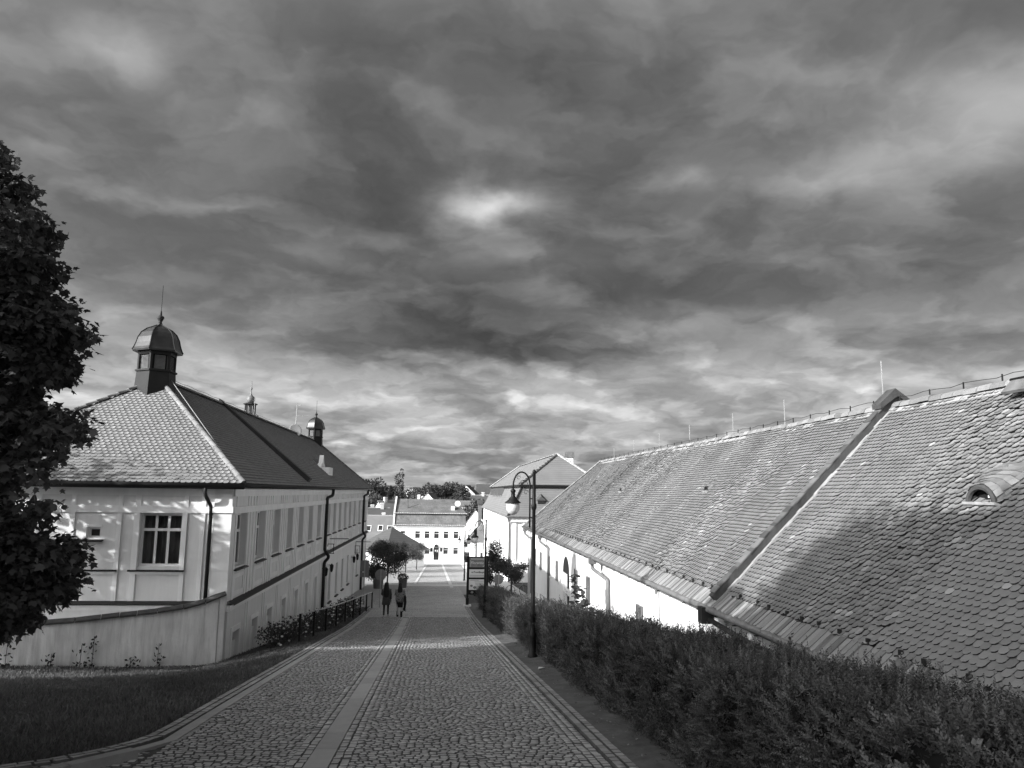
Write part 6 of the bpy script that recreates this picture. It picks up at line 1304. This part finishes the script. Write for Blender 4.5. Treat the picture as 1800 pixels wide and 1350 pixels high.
# rows of trees
def far_tree(x, y, zb_, h, rx, label, seed, kind='round', n=420, tone0=1.0):
    r = thing('broad_tree' if kind == 'round' else 'poplar_tree', label, 'tree', (x, y, zb_), 'trees beyond the town roofs'); bl = []
    if kind == 'round':
        bl.append((x, y, zb_ + h * .55, rx * .85, rx * .85, h * .40))
        for i in range(9): q = i * .9 + seed; bl.append((x + rx * .6 * math.cos(q), y + rx * .6 * math.sin(q), zb_ + h * (.52 + .26 * math.sin(i * 2.2 + seed)), rx * .42, rx * .42, h * .19))
    else:
        for i in range(9): t = i / 8; bl.append((x + rx * .3 * math.sin(i * 2.7 + seed), y, zb_ + h * (.12 + .80 * t), rx * (.9 - .55 * t), rx * (.9 - .55 * t), h * .10))
    s = max(.55, rx * .16) * (y / 250) ** .4
    P, d = crown_points(bl, n * 9, .45, seed); m = len(P); t = np.clip(tone0 * (.65 + .7 * vn3(P, .35, seed)) * rng.normal(1, .2, m), .35, 2.2)
    obj('crown', leaves('crown', P, d + rand_dir(m) * .8, d + rand_dir(m) * .5 + np.array([0, 0, .3]), s * rng.uniform(.6, 1.3, m), DIAM, t), MT['far_leaf'], r)
    mb = MB(); mb.tube([(x, y, zb_ - 1), (x, y, zb_ + h * .6)], [h * .025, h * .012], 6); obj('trunk', mb, MT['bark'], r)
k = 0
for x, y, zb_, h, rx, lab, kind, tn in [(-31, 250, -13, 16.5, 5.5, 'big dark tree beside the end of the long roof', 'round', .85), (-24.5, 262, -13, 17.5, 5.2, 'big dark tree second from the long roof', 'round', .9), (-20, 240, -13, 12.5, 4.0, 'lower dark tree in front of the two big ones', 'round', .8), (-27, 232, -13.5, 11.5, 4.2, 'low round tree before the big dark trees', 'round', .95), (-34, 236, -13.5, 14, 5, 'dark tree partly hidden by the long roof', 'round', .8),
    (-16.8, 300, -12.5, 20.5, 2.4, 'tall twin topped poplar standing above the town', 'poplar', .9), (-12.6, 312, -12, 14.0, 3.4, 'dark tree leaning on the tall poplar', 'round', .75), (-19.8, 285, -12.5, 9.5, 2.6, 'small pale tree at the foot of the tall poplar', 'round', 1.4),
    (-9.5, 300, -12, 13.5, 4.2, 'round tree right of the tall poplar', 'round', 1.2), (-3.5, 312, -12, 15.5, 5.0, 'broad tree behind the gabled house', 'round', 1.0), (2.5, 320, -11.5, 16.0, 5.0, 'broad tree above the ridge of the white house', 'round', 1.0), (7.2, 312, -11.5, 15.0, 4.0, 'dark tree left of the white gabled hill house', 'round', .8), (5.0, 285, -12.5, 11.0, 4.0, 'lower tree before the broad trees', 'round', .95), (10.2, 300, -12, 10.5, 3.5, 'low dark tree under the hill houses', 'round', .7), (0.0, 290, -12.5, 10.5, 3.8, 'low tree behind the gabled house chimneys', 'round', .9),
    (26.5, 350, -8.5, 14.5, 2.2, 'dark poplar right of the hill houses', 'poplar', .65), (23.5, 352, -8.5, 10.5, 3.0, 'round tree beside the dark poplar', 'round', .8), (40, 430, -6, 13, 2.4, 'pale square topped poplar near the mansard roof', 'poplar', 1.5), (24, 330, -9.5, 6.5, 3.6, 'dark bush under the dark poplar', 'round', .7), (29, 335, -9.5, 6.0, 3.4, 'low bush right of the dark poplar', 'round', .9), (32, 330, -9.5, 6.5, 3.0, 'dark low tree near the mansard eaves', 'round', .6), (35, 340, -9, 6.5, 3.2, 'bush behind the mansard eaves', 'round', .8), (15, 300, -11, 5.5, 3.0, 'bush below the hill houses', 'round', .6), (44, 420, -6, 7.5, 4, 'bush on the rise behind the mansard roof', 'round', .8),
    (9.3, 205, -13.3, 12.0, 2.2, 'slim tree beside the ridge end of the white house', 'round', 1.2), (7.0, 200, -13.3, 11.5, 1.8, 'loose tree behind the ridge end of the white house', 'round', 1.3), (10.2, 190, -13.5, 9.0, 1.8, 'dark tree before the broad pale roof', 'round', .6),
    (-21.5, 200, -13.5, 7.8, 2.6, 'round pale bush above the skylight house', 'round', 1.3)]:
    far_tree(x, y, zb_, h, rx, lab, k, kind, 420, tn); k += 1
for i in range(9): far_tree(-58 + i * 4.4 + random.uniform(-1, 1), 520 + random.uniform(-10, 10), -6, 9.5 + random.uniform(-1.5, 1.5), 1.5, f'slim poplar on the horizon, {ORD[i]} from the left in its row'.replace('nearest from the left', 'first from the left'), 40 + i, 'poplar', 90, .9)
for i in range(6):
    x = -70 + i * 26 + random.uniform(-6, 6); y = 640 + random.uniform(-60, 60); far_tree(x, y, -6, 9 + random.uniform(-2, 2), 9, f'low tree on the horizon, {ORD[i]} from the left'.replace('nearest', 'first'), 60 + i, 'round', 160, .9)
